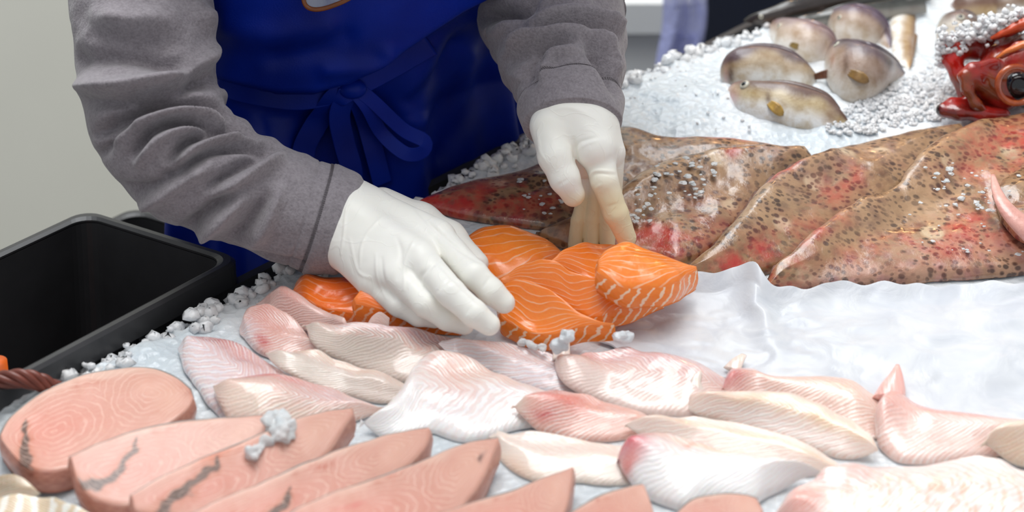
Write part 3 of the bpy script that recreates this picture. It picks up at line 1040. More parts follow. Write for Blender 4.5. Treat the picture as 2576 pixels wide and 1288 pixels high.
def steak(label, far, near, seed, wedge=None, spots=(), thick=0.021, **k):
    base = L(208, 152, 136)
    pat = blots(base, [(0.5, 0.0, 0.6, 0.10, L(218, 182, 165), 0.9), (0.3, 0.55, 0.25, 0.3, L(214, 132, 118), 0.7), (0.85, 0.5, 0.12, 0.4, L(226, 178, 158), 0.6),
                       (0.42, 0.10, 0.03, 0.05, L(176, 84, 60), 0.5), (0.52, 0.13, 0.05, 0.03, L(186, 96, 70), 0.45)] + list(spots))
    def color(u, v, wall, V):
        c = pat(u, v, wall, V)
        if wedge is not None:
            uu = u + 0.006 * fbm(V * 70, 2, seed); vv = v
            d, pos = polydist(np.stack([uu, vv * 0.45], 1), np.array([(a, b_ * 0.45) for a, b_ in wedge]))
            wd = 0.046 * (1 - pos) ** 0.6 + 0.004
            m = (1 - sm(wd * 0.55, wd, d))
            m2 = (1 - sm(wd * 0.9, wd * 2.2, d)) * 0.55
            c = c * (1 - m2[:, None]) + L(186, 106, 74) * m2[:, None]
            n = 0.5 + 0.5 * fbm(V * 260, 2, seed + 4)
            dk = L(54, 30, 22)[None] * (0.6 + 0.9 * n[:, None])
            c = c * (1 - m[:, None]) + dk * m[:, None]
        return c
    near = [(x_ + 6 * math.sin(math.pi * i_ / (len(near) - 1)), y_ + 26 * math.sin(math.pi * i_ / (len(near) - 1)) ** .7 * (seed > 70)) for i_, (x_, y_) in enumerate(near)] if seed not in (71,) else near
    root = empty('swordfish_steak', (0, 0, 0.8))
    o, d = slab('flesh', far, near, thick, 'steak', nu=130, nv=56, edge=0.9, bev=0.004, frac=(0.97, 0.97), r=3, color=color, strp=1.0, seed=seed, relief=0.0006, parent=root, wob=0.0008, rigid=True, **k)
    # thin grey skin along the back edge
    n = len(d['I']); nu = d['top'].shape[0]
    R = d['rings'][:, :nu]                      # walls of the far edge
    cen = d['top'].reshape(-1, 3).mean(0)
    i0, i1 = int(nu * 0.03), int(nu * 0.97)
    rr = []
    for i in range(i0, i1):
        tt = R[0, i].copy(); bb = R[-1, i].copy()
        ou = (tt - cen) * np.array([1, 1, 0]); ou /= np.linalg.norm(ou)
        e0, e1 = ou * 0.0004, ou * 0.0017
        rr.append([tt + e0 + [0, 0, .0006], tt + e1 + [0, 0, .0006], R[2, i] + e1, bb + e1, bb + e0, R[2, i] + e0])
    MB().loft(rr).build('skin', MAT['fish_skin_grey'], root, smooth=True)
    tag(root, label, 'fish steak', 'swordfish steaks at the near corner')
    return root, d


# ------------------------------------------------------------------ speckled flatfish, from the left (lowest) to the right (topmost)
def flatfish(label, far, near, spots, red, seed, thick=0.02, base=L(140, 106, 78), **k):
    root = empty('speckled_flatfish', (0, 0, 0.8))
    tag(root, label, 'flatfish', 'speckled flatfish piled behind the salmon')
    def redf(u, v, V):
        r = np.zeros(len(u))
        for (a, b_, ru, rv, s) in red: r = np.maximum(r, s * np.exp(-((u - a) / ru) ** 2 - ((v - b_) / rv) ** 2))
        return r
    o, d = slab('body', far, near, thick, 'flatfish', nu=150, nv=60, edge=0.22, bev=0.05, frac=(0.8, 0.35), r=5, color=blots(base, spots), strp=redf, seed=seed, relief=0.003, parent=root, **k)
    # frilled fin along the far edge
    nu = d['top'].shape[0]; rows = []
    cen = d['top'].reshape(-1, 3).mean(0)
    R0, R1 = d['rings'][0, :nu], d['rings'][-1, :nu]
    for i in range(int(nu * .05), int(nu * .95)):
        ed = 0.6 * R0[i] + 0.4 * R1[i]
        ou = (d['A'][i] - d['B'][i]) * np.array([1, 1, 0]); ou /= np.linalg.norm(ou)
        wv = 0.0016 * math.sin(i * 0.75 + seed)
        w = 0.006 * math.sin(math.pi * i / nu) + 0.001
        rows.append([ed - ou * .003 + [0, 0, .0012], ed + ou * w + [0, 0, wv - .001], ed + ou * w + [0, 0, wv - .0016], ed - ou * .003])
    Vf, Ff = loft(rows)
    cf = np.tile(L(120, 76, 62), (len(Vf), 1)) * (0.8 + 0.4 * (0.5 + 0.5 * vnoise(Vf * 160, seed)))[:, None]
    mk('fin', Vf, Ff, MAT['fin'], root, {'col': ('FLOAT_COLOR', cf)})
    return root, d


DK = L(96, 72, 66); RS = L(196, 120, 112); PL = L(176, 152, 132)
flatfish('speckled brown flatfish with blood-red left tip behind both gloved hands, lowest of the pile',
         [(1040, 494), (1110, 463), (1184, 439), (1275, 421), (1343, 399), (1440, 350), (1540, 312), (1587, 304), (1661, 326), (1765, 329), (1870, 335), (1975, 356)],
         [(1052, 512), (1110, 528), (1200, 545), (1300, 560), (1400, 566), (1500, 545), (1580, 505), (1660, 465), (1750, 435), (1850, 415), (1950, 400), (2000, 380)],
         [(0.1, 0.5, 0.2, 1, DK, 0.5), (0.6, 0.2, 0.25, 0.5, DK, 0.6), (0.9, 0.1, 0.1, 0.3, RS, 0.7)], [(0.06, 0.5, 0.12, 0.9, 1.0), (0.24, 0.7, 0.15, 0.45, 0.95), (0.86, 0.02, 0.1, 0.18, 0.9)], 21, base=L(124, 92, 76), thick=0.015)
flatfish('speckled grey-brown flatfish with the right gloved hand in front of it',
         [(1350, 566), (1420, 532), (1500, 492), (1569, 446), (1618, 408), (1673, 384), (1765, 360), (1856, 347), (1950, 344), (2030, 350)],
         [(1345, 580), (1400, 604), (1480, 622), (1560, 634), (1640, 645), (1716, 655), (1800, 622), (1880, 560), (1940, 500), (2050, 400)],
         [(0.2, 0.3, 0.2, 0.4, DK, 0.6), (0.55, 0.5, 0.2, 0.4, L(150, 130, 116), 0.6), (0.85, 0.2, 0.15, 0.3, L(132, 110, 118), 0.6)], [(0.42, 0.85, 0.2, 0.32, 0.9), (0.72, 0.12, 0.06, 0.1, 0.7)], 22, thick=0.02)
flatfish('finely speckled sandy flatfish in the middle of the pile, its near tip touching the salmon',
         [(1718, 655), (1795, 586), (1869, 506), (1918, 445), (1979, 396), (2060, 362), (2160, 342), (2260, 318), (2340, 302), (2420, 292)],
         [(1738, 690), (1800, 694), (1870, 684), (1940, 668), (2010, 645), (2090, 592), (2180, 530), (2270, 480), (2350, 410), (2430, 330)],
         [(0.3, 0.25, 0.3, 0.4, L(156, 132, 108), 0.7), (0.65, 0.3, 0.25, 0.4, L(136, 112, 112), 0.6)], [(0.16, 0.85, 0.25, 0.3, 1.0), (0.55, 0.55, 0.12, 0.25, 0.6), (0.42, 0.02, 0.05, 0.08, 0.8)], 23, thick=0.021)
T4, d4 = flatfish('large speckled flatfish with red fringe lying on top of the pile at the right',
         [(1925, 704), (1950, 647), (2003, 592), (2071, 537), (2162, 476), (2254, 445), (2285, 402), (2334, 347), (2407, 304), (2481, 284), (2576, 266), (2680, 256)],
         [(1930, 724), (1995, 724), (2070, 720), (2160, 716), (2260, 702), (2350, 692), (2450, 684), (2530, 678), (2600, 668), (2700, 650)],
         [(0.3, 0.3, 0.3, 0.4, L(156, 128, 106), 0.7), (0.6, 0.5, 0.2, 0.3, PL, 0.6), (0.25, 0.95, 0.5, 0.2, L(168, 128, 136), 0.8), (0.7, 0.9, 0.3, 0.2, L(190, 148, 138), 0.8)],
         [(0.04, 0.5, 0.1, 0.6, 1.0), (0.16, 0.12, 0.14, 0.18, 0.9), (0.6, 0.72, 0.3, 0.2, 0.85), (0.85, 0.28, 0.16, 0.2, 0.9)], 24, thick=0.022)
T5, d5 = flatfish('speckled flatfish cut off by the right border, a pale pink fin tip before it',
         [(2500, 470), (2540, 428), (2590, 402), (2650, 392), (2740, 380)], [(2515, 545), (2560, 590), (2610, 610), (2670, 605), (2750, 590)],
         [(0.3, 0.5, 0.4, 0.5, DK, 0.5)], [(0.2, 0.8, 0.2, 0.3, 0.6)], 25, thick=0.014)
# pink fin of the right-hand flatfish
pf = []
for px_, py_, h_, r_ in [(2498, 440, .062, 5), (2506, 475, .060, 12), (2522, 510, .058, 18), (2550, 545, .054, 25), (2590, 580, .046, 32), (2640, 620, .036, 36)]:
    pf.append(list(P(px_, py_, h_)) + [r_ / 2650])
pf = spline(pf, 26)
Vf, Ff = loft(tube(pf[:, :3], pf[:, 3], 16, 0.55))
mk('pectoral_fin', Vf, Ff, MAT['fin'], T5, {'col': ('FLOAT_COLOR', np.tile(L(236, 176, 164), (len(Vf), 1)) * (0.9 + 0.1 * vnoise(Vf * 120, 3))[:, None])})['label'] = 'pale pink curled fin'

# ------------------------------------------------------------------ white sheet over the ice on the right
def sheet_relief(U, V): return 1.0 + 0 * U
def wr(U, V):
    p = np.stack([U * 7, V * 5, 0 * U], -1)
    f = np.abs(fbm(p, 3, 77)) * 0.006
    f = f + 0.018 * np.exp(-((U - 0.10) / 0.05) ** 2 - ((V - 0.10) / 0.16) ** 2) + 0.008 * np.exp(-((U - 0.30 - V * .1) / 0.03) ** 2) * sm(0.9, 0.2, V)
    f = f + 0.012 * np.exp(-((U - 0.62) / 0.3) ** 2 - ((V - 0.45) / 0.35) ** 2)
    return f
g = G('white_sheet', rough=0.3, spec=0.4, sss=0.15, sssr=(0.01, 0.01, 0.012), ssss=0.6)
_n = g.noise(g.obj(), 28, 4, 0.6, 0.7)
g.set('col', g.ramp(_n, [(0.3, srgb(200, 204, 212)), (0.7, srgb(219, 222, 226))]))
g.set('nor', g.bump(_n, 0.35, 0.004)); MAT['sheet'] = g.m
o, _d = slab('greaseproof_sheet', [(1590, 800), (1660, 745), (1710, 706), (1760, 692), (1820, 685), (1880, 684), (1950, 724), (2050, 730), (2200, 727), (2400, 724), (2700, 715)],
             [(1500, 860), (1600, 900), (1720, 930), (1830, 960), (1950, 985), (2080, 1010), (2200, 1040), (2400, 1080), (2700, 1110)],
             0.0022, 'sheet', nu=190, nv=90, edge=0.9, bev=0.003, frac=(0.9, 0.9), r=4, color=WHT, seed=61, tilt=wr, wob=0.003)
tag(o, 'white wrinkled sheet lying on the ice to the right of the salmon', 'sheet')

# ------------------------------------------------------------------ salmon
SAL = L(255, 140, 48); SDK = L(238, 96, 20)
def salmon(label, far, near, thick, seed, strp=0.9, spots=(), **k):
    kw = dict(nu=120, nv=56, edge=0.86, bev=0.007, frac=(0.96, 0.96), r=4)
    kw.update(k)
    o, d = slab('salmon_fillet', far, near, thick, 'salmon', color=blots(SAL, [(0.5, 0.5, 0.5, 0.2, L(255, 150, 64), 0.5)] + list(spots)), strp=strp, seed=seed, relief=0.002, wob=0.001, **kw)
    tag(o, label, 'salmon fillet', 'salmon fillets under the gloved hands')
    return o, d


dome = lambda U, V: 0.45 + 0.55 * np.clip(np.sin(math.pi * np.clip(U, 0, 1)), 0, 1) ** 0.7 * (0.6 + 0.4 * np.sin(math.pi * V))
salmon('domed orange salmon fillet at the back of the salmon, between the two gloved hands', [(1120, 615), (1150, 590), (1178, 570), (1212, 554), (1255, 547), (1298, 550), (1362, 569), (1405, 594), (1432, 622)],
       [(1130, 640), (1170, 675), (1220, 700), (1270, 712), (1320, 705), (1365, 688), (1400, 665), (1435, 640)], 0.032, 31, 0.8, prof=dome, edge=0.5, bev=0.02, frac=(0.8, 0.5))
salmon('dark orange salmon piece at the far left, below the grey cuff', [(735, 700), (746, 680), (768, 670), (815, 680), (871, 680), (920, 700), (965, 745)],
       [(738, 716), (765, 735), (800, 750), (850, 762), (900, 768), (960, 775)], 0.024, 32, 0.5, spots=[(0.5, 0.6, 0.6, 0.6, SDK, 0.7)], prof=taper_end(.2, .2, .6))
salmon('small striped salmon piece half hidden under the left gloved palm', [(889, 748), (916, 724), (945, 733), (985, 742), (1040, 752), (1100, 770), (1170, 785)],
       [(893, 762), (930, 768), (980, 775), (1040, 785), (1100, 792), (1160, 795)], 0.020, 33, 0.55, spots=[(0.5, 0.6, 0.7, 0.6, SDK, 0.6)])
salmon('folded salmon piece behind, held by the fingertips of the right glove', [(1385, 650), (1420, 622), (1464, 604), (1500, 609), (1545, 612), (1590, 620)],
       [(1392, 668), (1440, 690), (1480, 705), (1520, 715), (1560, 722), (1600, 715)], 0.026, 34, 0.85)
salmon('middle salmon fillet with a thick white striped end, lying behind the front one', [(1256, 702), (1300, 668), (1345, 650), (1366, 646), (1402, 653), (1450, 680), (1510, 706), (1580, 734), (1668, 728)],
       [(1262, 712), (1330, 722), (1400, 752), (1460, 784), (1506, 792), (1540, 778), (1600, 762), (1650, 738), (1671, 731)], 0.019, 35, 0.95)
salmon('front salmon fillet touched by the left glove fingertips, striped end towards the ice', [(1250, 745), (1268, 709), (1300, 696), (1340, 698), (1378, 718), (1428, 763), (1483, 800), (1542, 808)],
       [(1255, 772), (1262, 798), (1300, 818), (1350, 834), (1400, 834), (1445, 822), (1500, 816), (1545, 811)], 0.018, 36, 0.95)
salmon('bright thick salmon block on top at the right, with fanned white lines', [(1500, 655), (1530, 628), (1575, 609), (1618, 625), (1682, 648), (1753, 668)],
       [(1502, 682), (1537, 705), (1570, 716), (1610, 718), (1690, 712), (1753, 676)], 0.022, 37, 1.0)

# ------------------------------------------------------------------ white fish fillets, back to front
fillet('pale pink fillet at the far left back, next to the dark orange salmon', [(640, 745), (664, 733), (700, 712), (735, 716), (800, 757), (890, 793), (980, 815)], [(645, 760), (680, 775), (740, 795), (820, 825), (900, 850), (970, 870)],
       blots(PINK, [(0.2, 0.3, 0.2, 0.5, ROSE, 0.5)]), 0.5, seed=41)
fillet('rosy curled fillet near the ice edge, reddish at its left end', [(603, 800), (625, 757), (660, 746), (712, 760), (760, 805), (820, 860)], [(603, 834), (640, 862), (700, 881), (755, 890), (830, 900)],
       blots(PINK, [(0.2, 0.3, 0.3, 0.6, ROSE, 0.7), (0.1, 0.8, 0.2, 0.4, SILV, 0.8), (0.3, 0.8, 0.1, 0.12, RED, 0.8)]), 1.0, thick=0.017, seed=42)
fillet('silvery fillet with red upper edge, leftmost of the white fillets', [(443, 852), (475, 833), (560, 833), (630, 858), (695, 905), (780, 970)], [(445, 872), (467, 915), (497, 955), (527, 998), (562, 1042), (640, 1080)],
       blots(SILV, [(0.25, 0.1, 0.3, 0.22, L(206, 120, 118), 0.8), (0.2, 0.28, 0.07, 0.09, RED, 0.6), (0.6, 0.2, 0.3, 0.3, ROSE, 0.4)]), 1.0, thick=0.017, seed=43)
fillet('glassy pale fillet right under the left glove palm', [(752, 800), (800, 795), (850, 800), (896, 793), (966, 799), (1061, 809), (1135, 832), (1200, 860)], [(762, 812), (785, 845), (820, 870), (880, 890), (930, 910), (990, 937), (1040, 950), (1120, 950)],
       blots(GLS, [(0.65, 0.15, 0.4, 0.25, MAUVE, 0.8), (0.3, 0.7, 0.3, 0.25, L(228, 214, 200), 0.7)]), lambda u, v, V: 1.0 * (v < 0.5) + 0.15, thick=0.015, seed=44)
fillet('plain translucent fillet with curled left tip, in the middle of the left group', [(664, 869), (702, 871), (768, 865), (825, 873), (896, 902), (966, 925), (1030, 950)], [(670, 890), (695, 908), (730, 921), (801, 954), (872, 974), (962, 998), (1030, 1000)],
       blots(GLS, [(0.4, 0.15, 0.4, 0.15, TAN, 0.5), (0.3, 0.7, 0.4, 0.3, L(226, 216, 204), 0.7)]), lambda u, v, V: 0.7 * (v < 0.35) + 0.1, thick=0.014, seed=45)
fillet('finely lined white fillet behind the big white one, below the front salmon', [(1115, 836), (1180, 838), (1290, 850), (1380, 868), (1430, 915), (1460, 960)], [(1105, 862), (1150, 890), (1230, 912), (1310, 942), (1400, 978), (1470, 995)],
       blots(SILV, [(0.3, 0.2, 0.4, 0.25, L(228, 190, 180), 0.7)]), 1.0, thick=0.013, seed=46)
fillet('long fillet with red edge and fine ribs, just behind the swordfish steaks', [(537, 947), (562, 938), (600, 933), (660, 922), (720, 926), (800, 947), (890, 975), (970, 1006)], [(538, 965), (550, 1000), (582, 1035), (640, 1060), (740, 1068), (830, 1056), (915, 1037), (975, 1018)],
       blots(L(228, 196, 182), [(0.3, 0.08, 0.25, 0.14, L(220, 108, 104), 0.8), (0.7, 0.3, 0.3, 0.3, MAUVE, 0.5), (0.35, 0.75, 0.3, 0.25, L(230, 214, 196), 0.6)]), lambda u, v, V: 0.35 + 0.65 * (u > .35), thick=0.016, seed=47)
fillet('large fillet with a bright white skinless tail flap, in the centre front', [(906, 1046), (960, 1007), (1000, 972), (1018, 938), (1035, 905), (1060, 880), (1090, 863), (1140, 866), (1190, 883), (1250, 915), (1320, 943), (1410, 968)], [(910, 1050), (935, 1070), (976, 1086), (1030, 1081), (1080, 1066), (1120, 1073), (1174, 1088), (1225, 1081), (1300, 1062), (1380, 1056), (1440, 1035)],
       blots(L(248, 244, 243), [(0.62, 0.15, 0.35, 0.2, L(236, 206, 192), 0.9), (0.45, 0.25, 0.1, 0.25, L(238, 196, 184), 0.6)]), lambda u, v, V: sm(0.2, 0.4, u) * (1 - 0.6 * sm(0.6, 0.9, v)), thick=0.018, seed=48, nu=150, nv=64)
fillet('broad mauve-edged fillet with a curled tail flap beside the salmon end', [(1392, 890), (1404, 868), (1440, 872), (1488, 866), (1563, 853), (1627, 861), (1734, 885), (1830, 925)], [(1393, 907), (1414, 944), (1456, 968), (1500, 982), (1574, 1010), (1640, 1022), (1740, 1032), (1840, 1020)],
       blots(L(232, 202, 192), [(0.6, 0.1, 0.5, 0.25, L(222, 190, 196), 0.8), (0.25, 0.15, 0.2, 0.2, L(226, 150, 140), 0.5), (0.5, 0.8, 0.5, 0.25, L(232, 216, 208), 0.7)]), lambda u, v, V: 0.9 * (1 - sm(0.4, 0.6, v)) + 0.15, thick=0.017, seed=49)
fillet('pink fillet with crimson left tip, nearest to the white sheet', [(1815, 955), (1835, 916), (1890, 908), (1950, 927), (2080, 929), (2150, 944), (2225, 980)], [(1815, 968), (1850, 990), (1950, 1010), (2060, 1040), (2150, 1075), (2220, 1100)],
       blots(L(234, 202, 190), [(0.08, 0.3, 0.14, 0.5, L(206, 52, 70), 0.95), (0.7, 0.4, 0.4, 0.5, L(240, 210, 188), 0.5)]), 0.9, thick=0.016, seed=50)
fillet('blurred pink fillet with an upright pink spike, at the right border', [(2204, 1024), (2210, 988), (2236, 970), (2274, 974), (2322, 1003), (2429, 1019), (2576, 1040), (2680, 1050)], [(2204, 1067), (2216, 1110), (2268, 1140), (2375, 1140), (2480, 1130), (2576, 1125), (2680, 1120)],
       blots(L(236, 206, 196), [(0.35, 0.15, 0.3, 0.2, L(226, 150, 146), 0.7), (0.15, 0.4, 0.12, 0.3, ROSE, 0.5)]), 0.8, thick=0.018, seed=51)
fillet('long cream fillet with yellowish ribs, below the crimson tipped one', [(1738, 990), (1742, 966), (1788, 964), (1841, 959), (1921, 958), (2001, 971), (2108, 1014), (2188, 1062), (2212, 1100)], [(1734, 1022), (1780, 1038), (1841, 1046), (1948, 1078), (2055, 1112), (2120, 1130), (2170, 1134), (2208, 1125)],
       blots(L(234, 212, 198), [(0.6, 0.45, 0.4, 0.16, L(238, 206, 158), 0.8), (0.5, 0.8, 0.4, 0.2, WHT, 0.6)]), lambda u, v, V: 0.9 * sm(0.2, 0.4, v), thick=0.018, seed=52)
fillet('reddish blotched fillet with a pale pointed tip, right of the bright white tail', [(1287, 1000), (1334, 977), (1398, 960), (1478, 971), (1542, 998), (1611, 1019), (1680, 1045)], [(1292, 1008), (1310, 1026), (1360, 1062), (1414, 1078), (1499, 1088), (1569, 1090), (1660, 1095)],
       blots(L(232, 186, 172), [(0.35, 0.35, 0.25, 0.35, L(222, 92, 84), 0.75), (0.3, 0.85, 0.12, 0.15, RED, 0.8), (0.03, 0.4, 0.1, 0.6, L(238, 222, 204), 0.9)]), 0.9, thick=0.016, seed=53)
fillet('cream ribbed fillet lying behind the crimson headed one', [(1570, 1052), (1585, 1037), (1681, 1030), (1788, 1035), (1894, 1051), (2001, 1083), (2087, 1126), (2130, 1160)], [(1570, 1064), (1620, 1085), (1750, 1110), (1880, 1140), (2000, 1180), (2110, 1185)],
       blots(L(240, 224, 212), [(0.6, 0.4, 0.5, 0.15, L(236, 200, 160), 0.7)]), 0.8, thick=0.016, seed=54)
fillet('pale translucent fillet between the steaks and the crimson headed fillet', [(1218, 1086), (1240, 1074), (1262, 1068), (1360, 1072), (1467, 1088), (1569, 1099), (1650, 1120)], [(1230, 1100), (1255, 1140), (1307, 1172), (1387, 1193), (1467, 1195), (1550, 1208), (1650, 1212)],
       blots(L(240, 224, 212), [(0.2, 0.9, 0.2, 0.2, L(236, 196, 168), 0.5)]), lambda u, v, V: 0.6 * (v < .45), thick=0.014, seed=55)
fillet('beige fillet cut off by the right border, above the ribbed front one', [(2470, 1085), (2500, 1048), (2560, 1035), (2680, 1030)], [(2480, 1105), (2530, 1130), (2600, 1150), (2700, 1160)], blots(L(238, 218, 198), [(0.3, 0.8, 0.3, 0.3, L(232, 190, 150), 0.5)]), 0.5, thick=0.022, seed=56)
fillet('big white fillet with a crimson rounded head end, at the front right', [(1548, 1125), (1560, 1095), (1590, 1073), (1617, 1063), (1681, 1062), (1734, 1077), (1841, 1104), (1948, 1120), (2055, 1147), (2120, 1165)], [(1552, 1145), (1568, 1172), (1603, 1206), (1654, 1236), (1724, 1252), (1804, 1240), (1894, 1240), (1945, 1220), (2028, 1185), (2110, 1180)],
       blots(L(250, 248, 247), [(0.06, 0.3, 0.10, 0.5, L(208, 60, 84), 0.95), (0.14, 0.12, 0.12, 0.2, L(196, 66, 100), 0.7), (0.06, 0.85, 0.07, 0.3, L(232, 130, 118), 0.8), (0.36, 0.12, 0.025, 0.10, L(196, 44, 70), 0.9), (0.6, 0.1, 0.4, 0.12, L(240, 206, 176), 0.9)]), lambda u, v, V: sm(.1, .25, u) * (1 - .75 * sm(.45, .6, v)), thick=0.026, seed=57, nu=150, nv=60)
fillet('widest ribbed white fillet in the bottom right corner', [(1925, 1272), (1990, 1205), (2055, 1165), (2097, 1143), (2215, 1142), (2322, 1142), (2429, 1122), (2509, 1120), (2580, 1145), (2700, 1200)], [(1930, 1284), (2010, 1320), (2100, 1345), (2250, 1350), (2400, 1350), (2560, 1350), (2720, 1340)],
       ribbed(blots(L(244, 236, 231), [(0.12, 0.5, 0.12, 0.6, L(230, 136, 118), 0.8), (0.3, 0.25, 0.1, 0.3, L(236, 170, 162), 0.6)]), L(228, 184, 146), 150), 0.9, thick=0.026, seed=58, nu=150, nv=60)

# ------------------------------------------------------------------ swordfish steaks, each leaning on the one behind it
steak('swordfish steak lying flat at the far left end of the row, whole cut face showing', [(0, 1094), (30, 1046), (100, 990), (200, 945), (300, 926), (380, 926), (440, 948), (481, 980)], [(3, 1106), (50, 1165), (110, 1183), (180, 1174), (290, 1136), (400, 1080), (468, 1030), (488, 1000)], 71,
      wedge=[(0.12, 0.98), (0.17, 0.62), (0.20, 0.30)], spots=[(0.97, 0.3, 0.03, 0.3, L(164, 92, 70), 0.7)])
steak('second swordfish steak from the left, dark blood line at its left end', [(173, 1148), (252, 1112), (353, 1079), (429, 1062), (505, 1053), (590, 1047), (665, 1044), (700, 1058)], [(178, 1157), (195, 1200), (245, 1238), (330, 1246), (450, 1205), (560, 1150), (650, 1100), (700, 1068)], 72,
      wedge=[(0.14, 0.92), (0.22, 0.55), (0.36, 0.14)])
steak('third swordfish steak from the left with reddish upper edge and dark corner', [(326, 1243), (404, 1198), (505, 1152), (606, 1113), (700, 1072), (750, 1050), (808, 1036), (886, 1021)], [(332, 1252), (345, 1270), (430, 1280), (520, 1275), (620, 1245), (720, 1195), (820, 1130), (890, 1040)], 73,
      wedge=[(0.16, 0.95), (0.24, 0.5), (0.42, 0.08)], spots=[(0.4, 0.05, 0.12, 0.1, L(206, 108, 72), 0.8)])
steak('fourth swordfish steak from the left, plain pink with a small red slit', [(480, 1292), (555, 1253), (656, 1213), (747, 1172), (858, 1127), (959, 1097), (1030, 1079), (1077, 1072)], [(486, 1305), (560, 1335), (690, 1320), (830, 1262), (940, 1205), (1015, 1156), (1066, 1112), (1083, 1080)], 74,
      wedge=[(0.28, 0.9), (0.36, 0.5), (0.42, 0.3)], spots=[(0.55, 0.2, 0.04, 0.05, L(180, 80, 60), 0.6)])
steak('fifth swordfish steak from the left with a dark bruise near its right end', [(730, 1290), (757, 1273), (858, 1231), (959, 1198), (1060, 1157), (1161, 1117), (1210, 1105), (1253, 1099)], [(738, 1304), (800, 1345), (940, 1345), (1070, 1310), (1140, 1285), (1178, 1230), (1215, 1185), (1256, 1110)], 75,
      spots=[(0.90, 0.62, 0.022, 0.09, L(72, 44, 44), 1.0), (0.3, 0.35, 0.05, 0.06, L(206, 90, 90), 0.6)])
steak('sixth swordfish steak from the left, cut by the bottom border', [(1100, 1292), (1190, 1262), (1290, 1232), (1370, 1200), (1443, 1174)], [(1110, 1312), (1200, 1350), (1330, 1345), (1400, 1300), (1428, 1240), (1446, 1180)], 76)
steak('seventh swordfish steak, small pink corner showing at the bottom border', [(1425, 1297), (1480, 1260), (1528, 1237), (1580, 1221), (1617, 1214)], [(1435, 1325), (1520, 1345), (1600, 1335), (1642, 1290), (1622, 1220)], 77)
steak('rightmost swordfish steak, pale corner showing below the crimson headed fillet', [(1690, 1300), (1742, 1254), (1811, 1240), (1870, 1244), (1906, 1254)], [(1700, 1320), (1750, 1350), (1830, 1350), (1905, 1330), (1920, 1280)], 78)
fillet('small greenish brown skinned fillet at the left border under the first steak', [(-60, 1200), (15, 1176), (60, 1186), (100, 1222)], [(-60, 1262), (0, 1250), (60, 1246), (105, 1236)], blots(L(214, 200, 172), [(0.3, 0.3, 0.4, 0.4, L(138, 120, 74), 0.9)]), 0.8, thick=0.01, seed=59, group='pale fillets in the bottom left corner')
fillet('cream fillet with broad white stripes in the bottom left corner', [(-60, 1256), (0, 1234), (68, 1229), (120, 1242), (180, 1260), (240, 1272), (290, 1300)], [(-60, 1330), (0, 1340), (80, 1345), (150, 1345), (220, 1340), (290, 1325)], (lambda u, v, w, V: L(222, 200, 168)[None] * (1 - sm(.1, .5, np.sin(u * 62 + 5 * v))[:, None]) + L(248, 242, 232)[None] * sm(.1, .5, np.sin(u * 62 + 5 * v))[:, None]), 0.2, thick=0.012, seed=60, group='pale fillets in the bottom left corner')
# ------------------------------------------------------------------ whole round fish on the ice mound
def nearest_surface(V, N, px, py):
    """front-facing vertex seen closest to a pixel"""
    q = proj(V); d = (q[:, 0] - px) ** 2 + (q[:, 1] - py) ** 2
    d = d + 1e6 * ((N @ FWD) > -0.05)
    return int(np.argmin(d))


def leaf(root_pt, tip_pt, up, w, name, col, parent, bend=0.004, n=14, m=7, thick=0.0007):
    a, b_ = np.asarray(root_pt, float), np.asarray(tip_pt, float)
    t = b_ - a; up = np.asarray(up, float); up = up - t * (up @ t) / (t @ t); up /= np.linalg.norm(up)
    nn_ = np.cross(t, up); nn_ /= np.linalg.norm(nn_)
    rows = []
    for i in range(n):
        s = i / (n - 1); ww = w * (0.35 + 0.65 * math.sin(math.pi * (0.1 + 0.55 * s))) * math.sqrt(max(0.004, 1 - s ** 4))
        c = a + t * s + nn_ * bend * math.sin(math.pi * s)
        r1 = [c + up * ww * v + nn_ * (thick + .0006 * math.cos(v * 9)) for v in np.linspace(-1, 1, m)]
        r2 = [c + up * ww * v - nn_ * (thick - .0006 * math.cos(v * 9)) for v in np.linspace(1, -1, m)]
        rows.append(r1 + r2)
    V, F = loft(rows)
    cc = np.tile(np.asarray(col), (len(V), 1)) * (0.85 + 0.25 * vnoise(V * 300, 5))[:, None]
    return mk(name, V, F, MAT['fin'], parent, {'col': ('FLOAT_COLOR', np.clip(cc, 0, 1))})


def eye_on(V, N, px, py, r, parent, iris='pale_iris'):
    k = nearest_surface(V, N, px, py)
    c, n = V[k], N[k]
    z = n / np.linalg.norm(n); x = np.cross(z, [0, 0, 1.0]); x /= np.linalg.norm(x); R = np.stack([x, np.cross(z, x), z], 1)
    Ve, Fe = ellipsoid(c, (r, r, r * .45), 20, 12, R)
    e = mk('eye', Ve, Fe, MAT[iris], parent)
    Vp, Fp = ellipsoid(c + z * r * .26, (r * .62, r * .62, r * .26), 16, 10, R)
    mk('pupil', Vp, Fp, MAT['black_eye'], e)
    return c, n


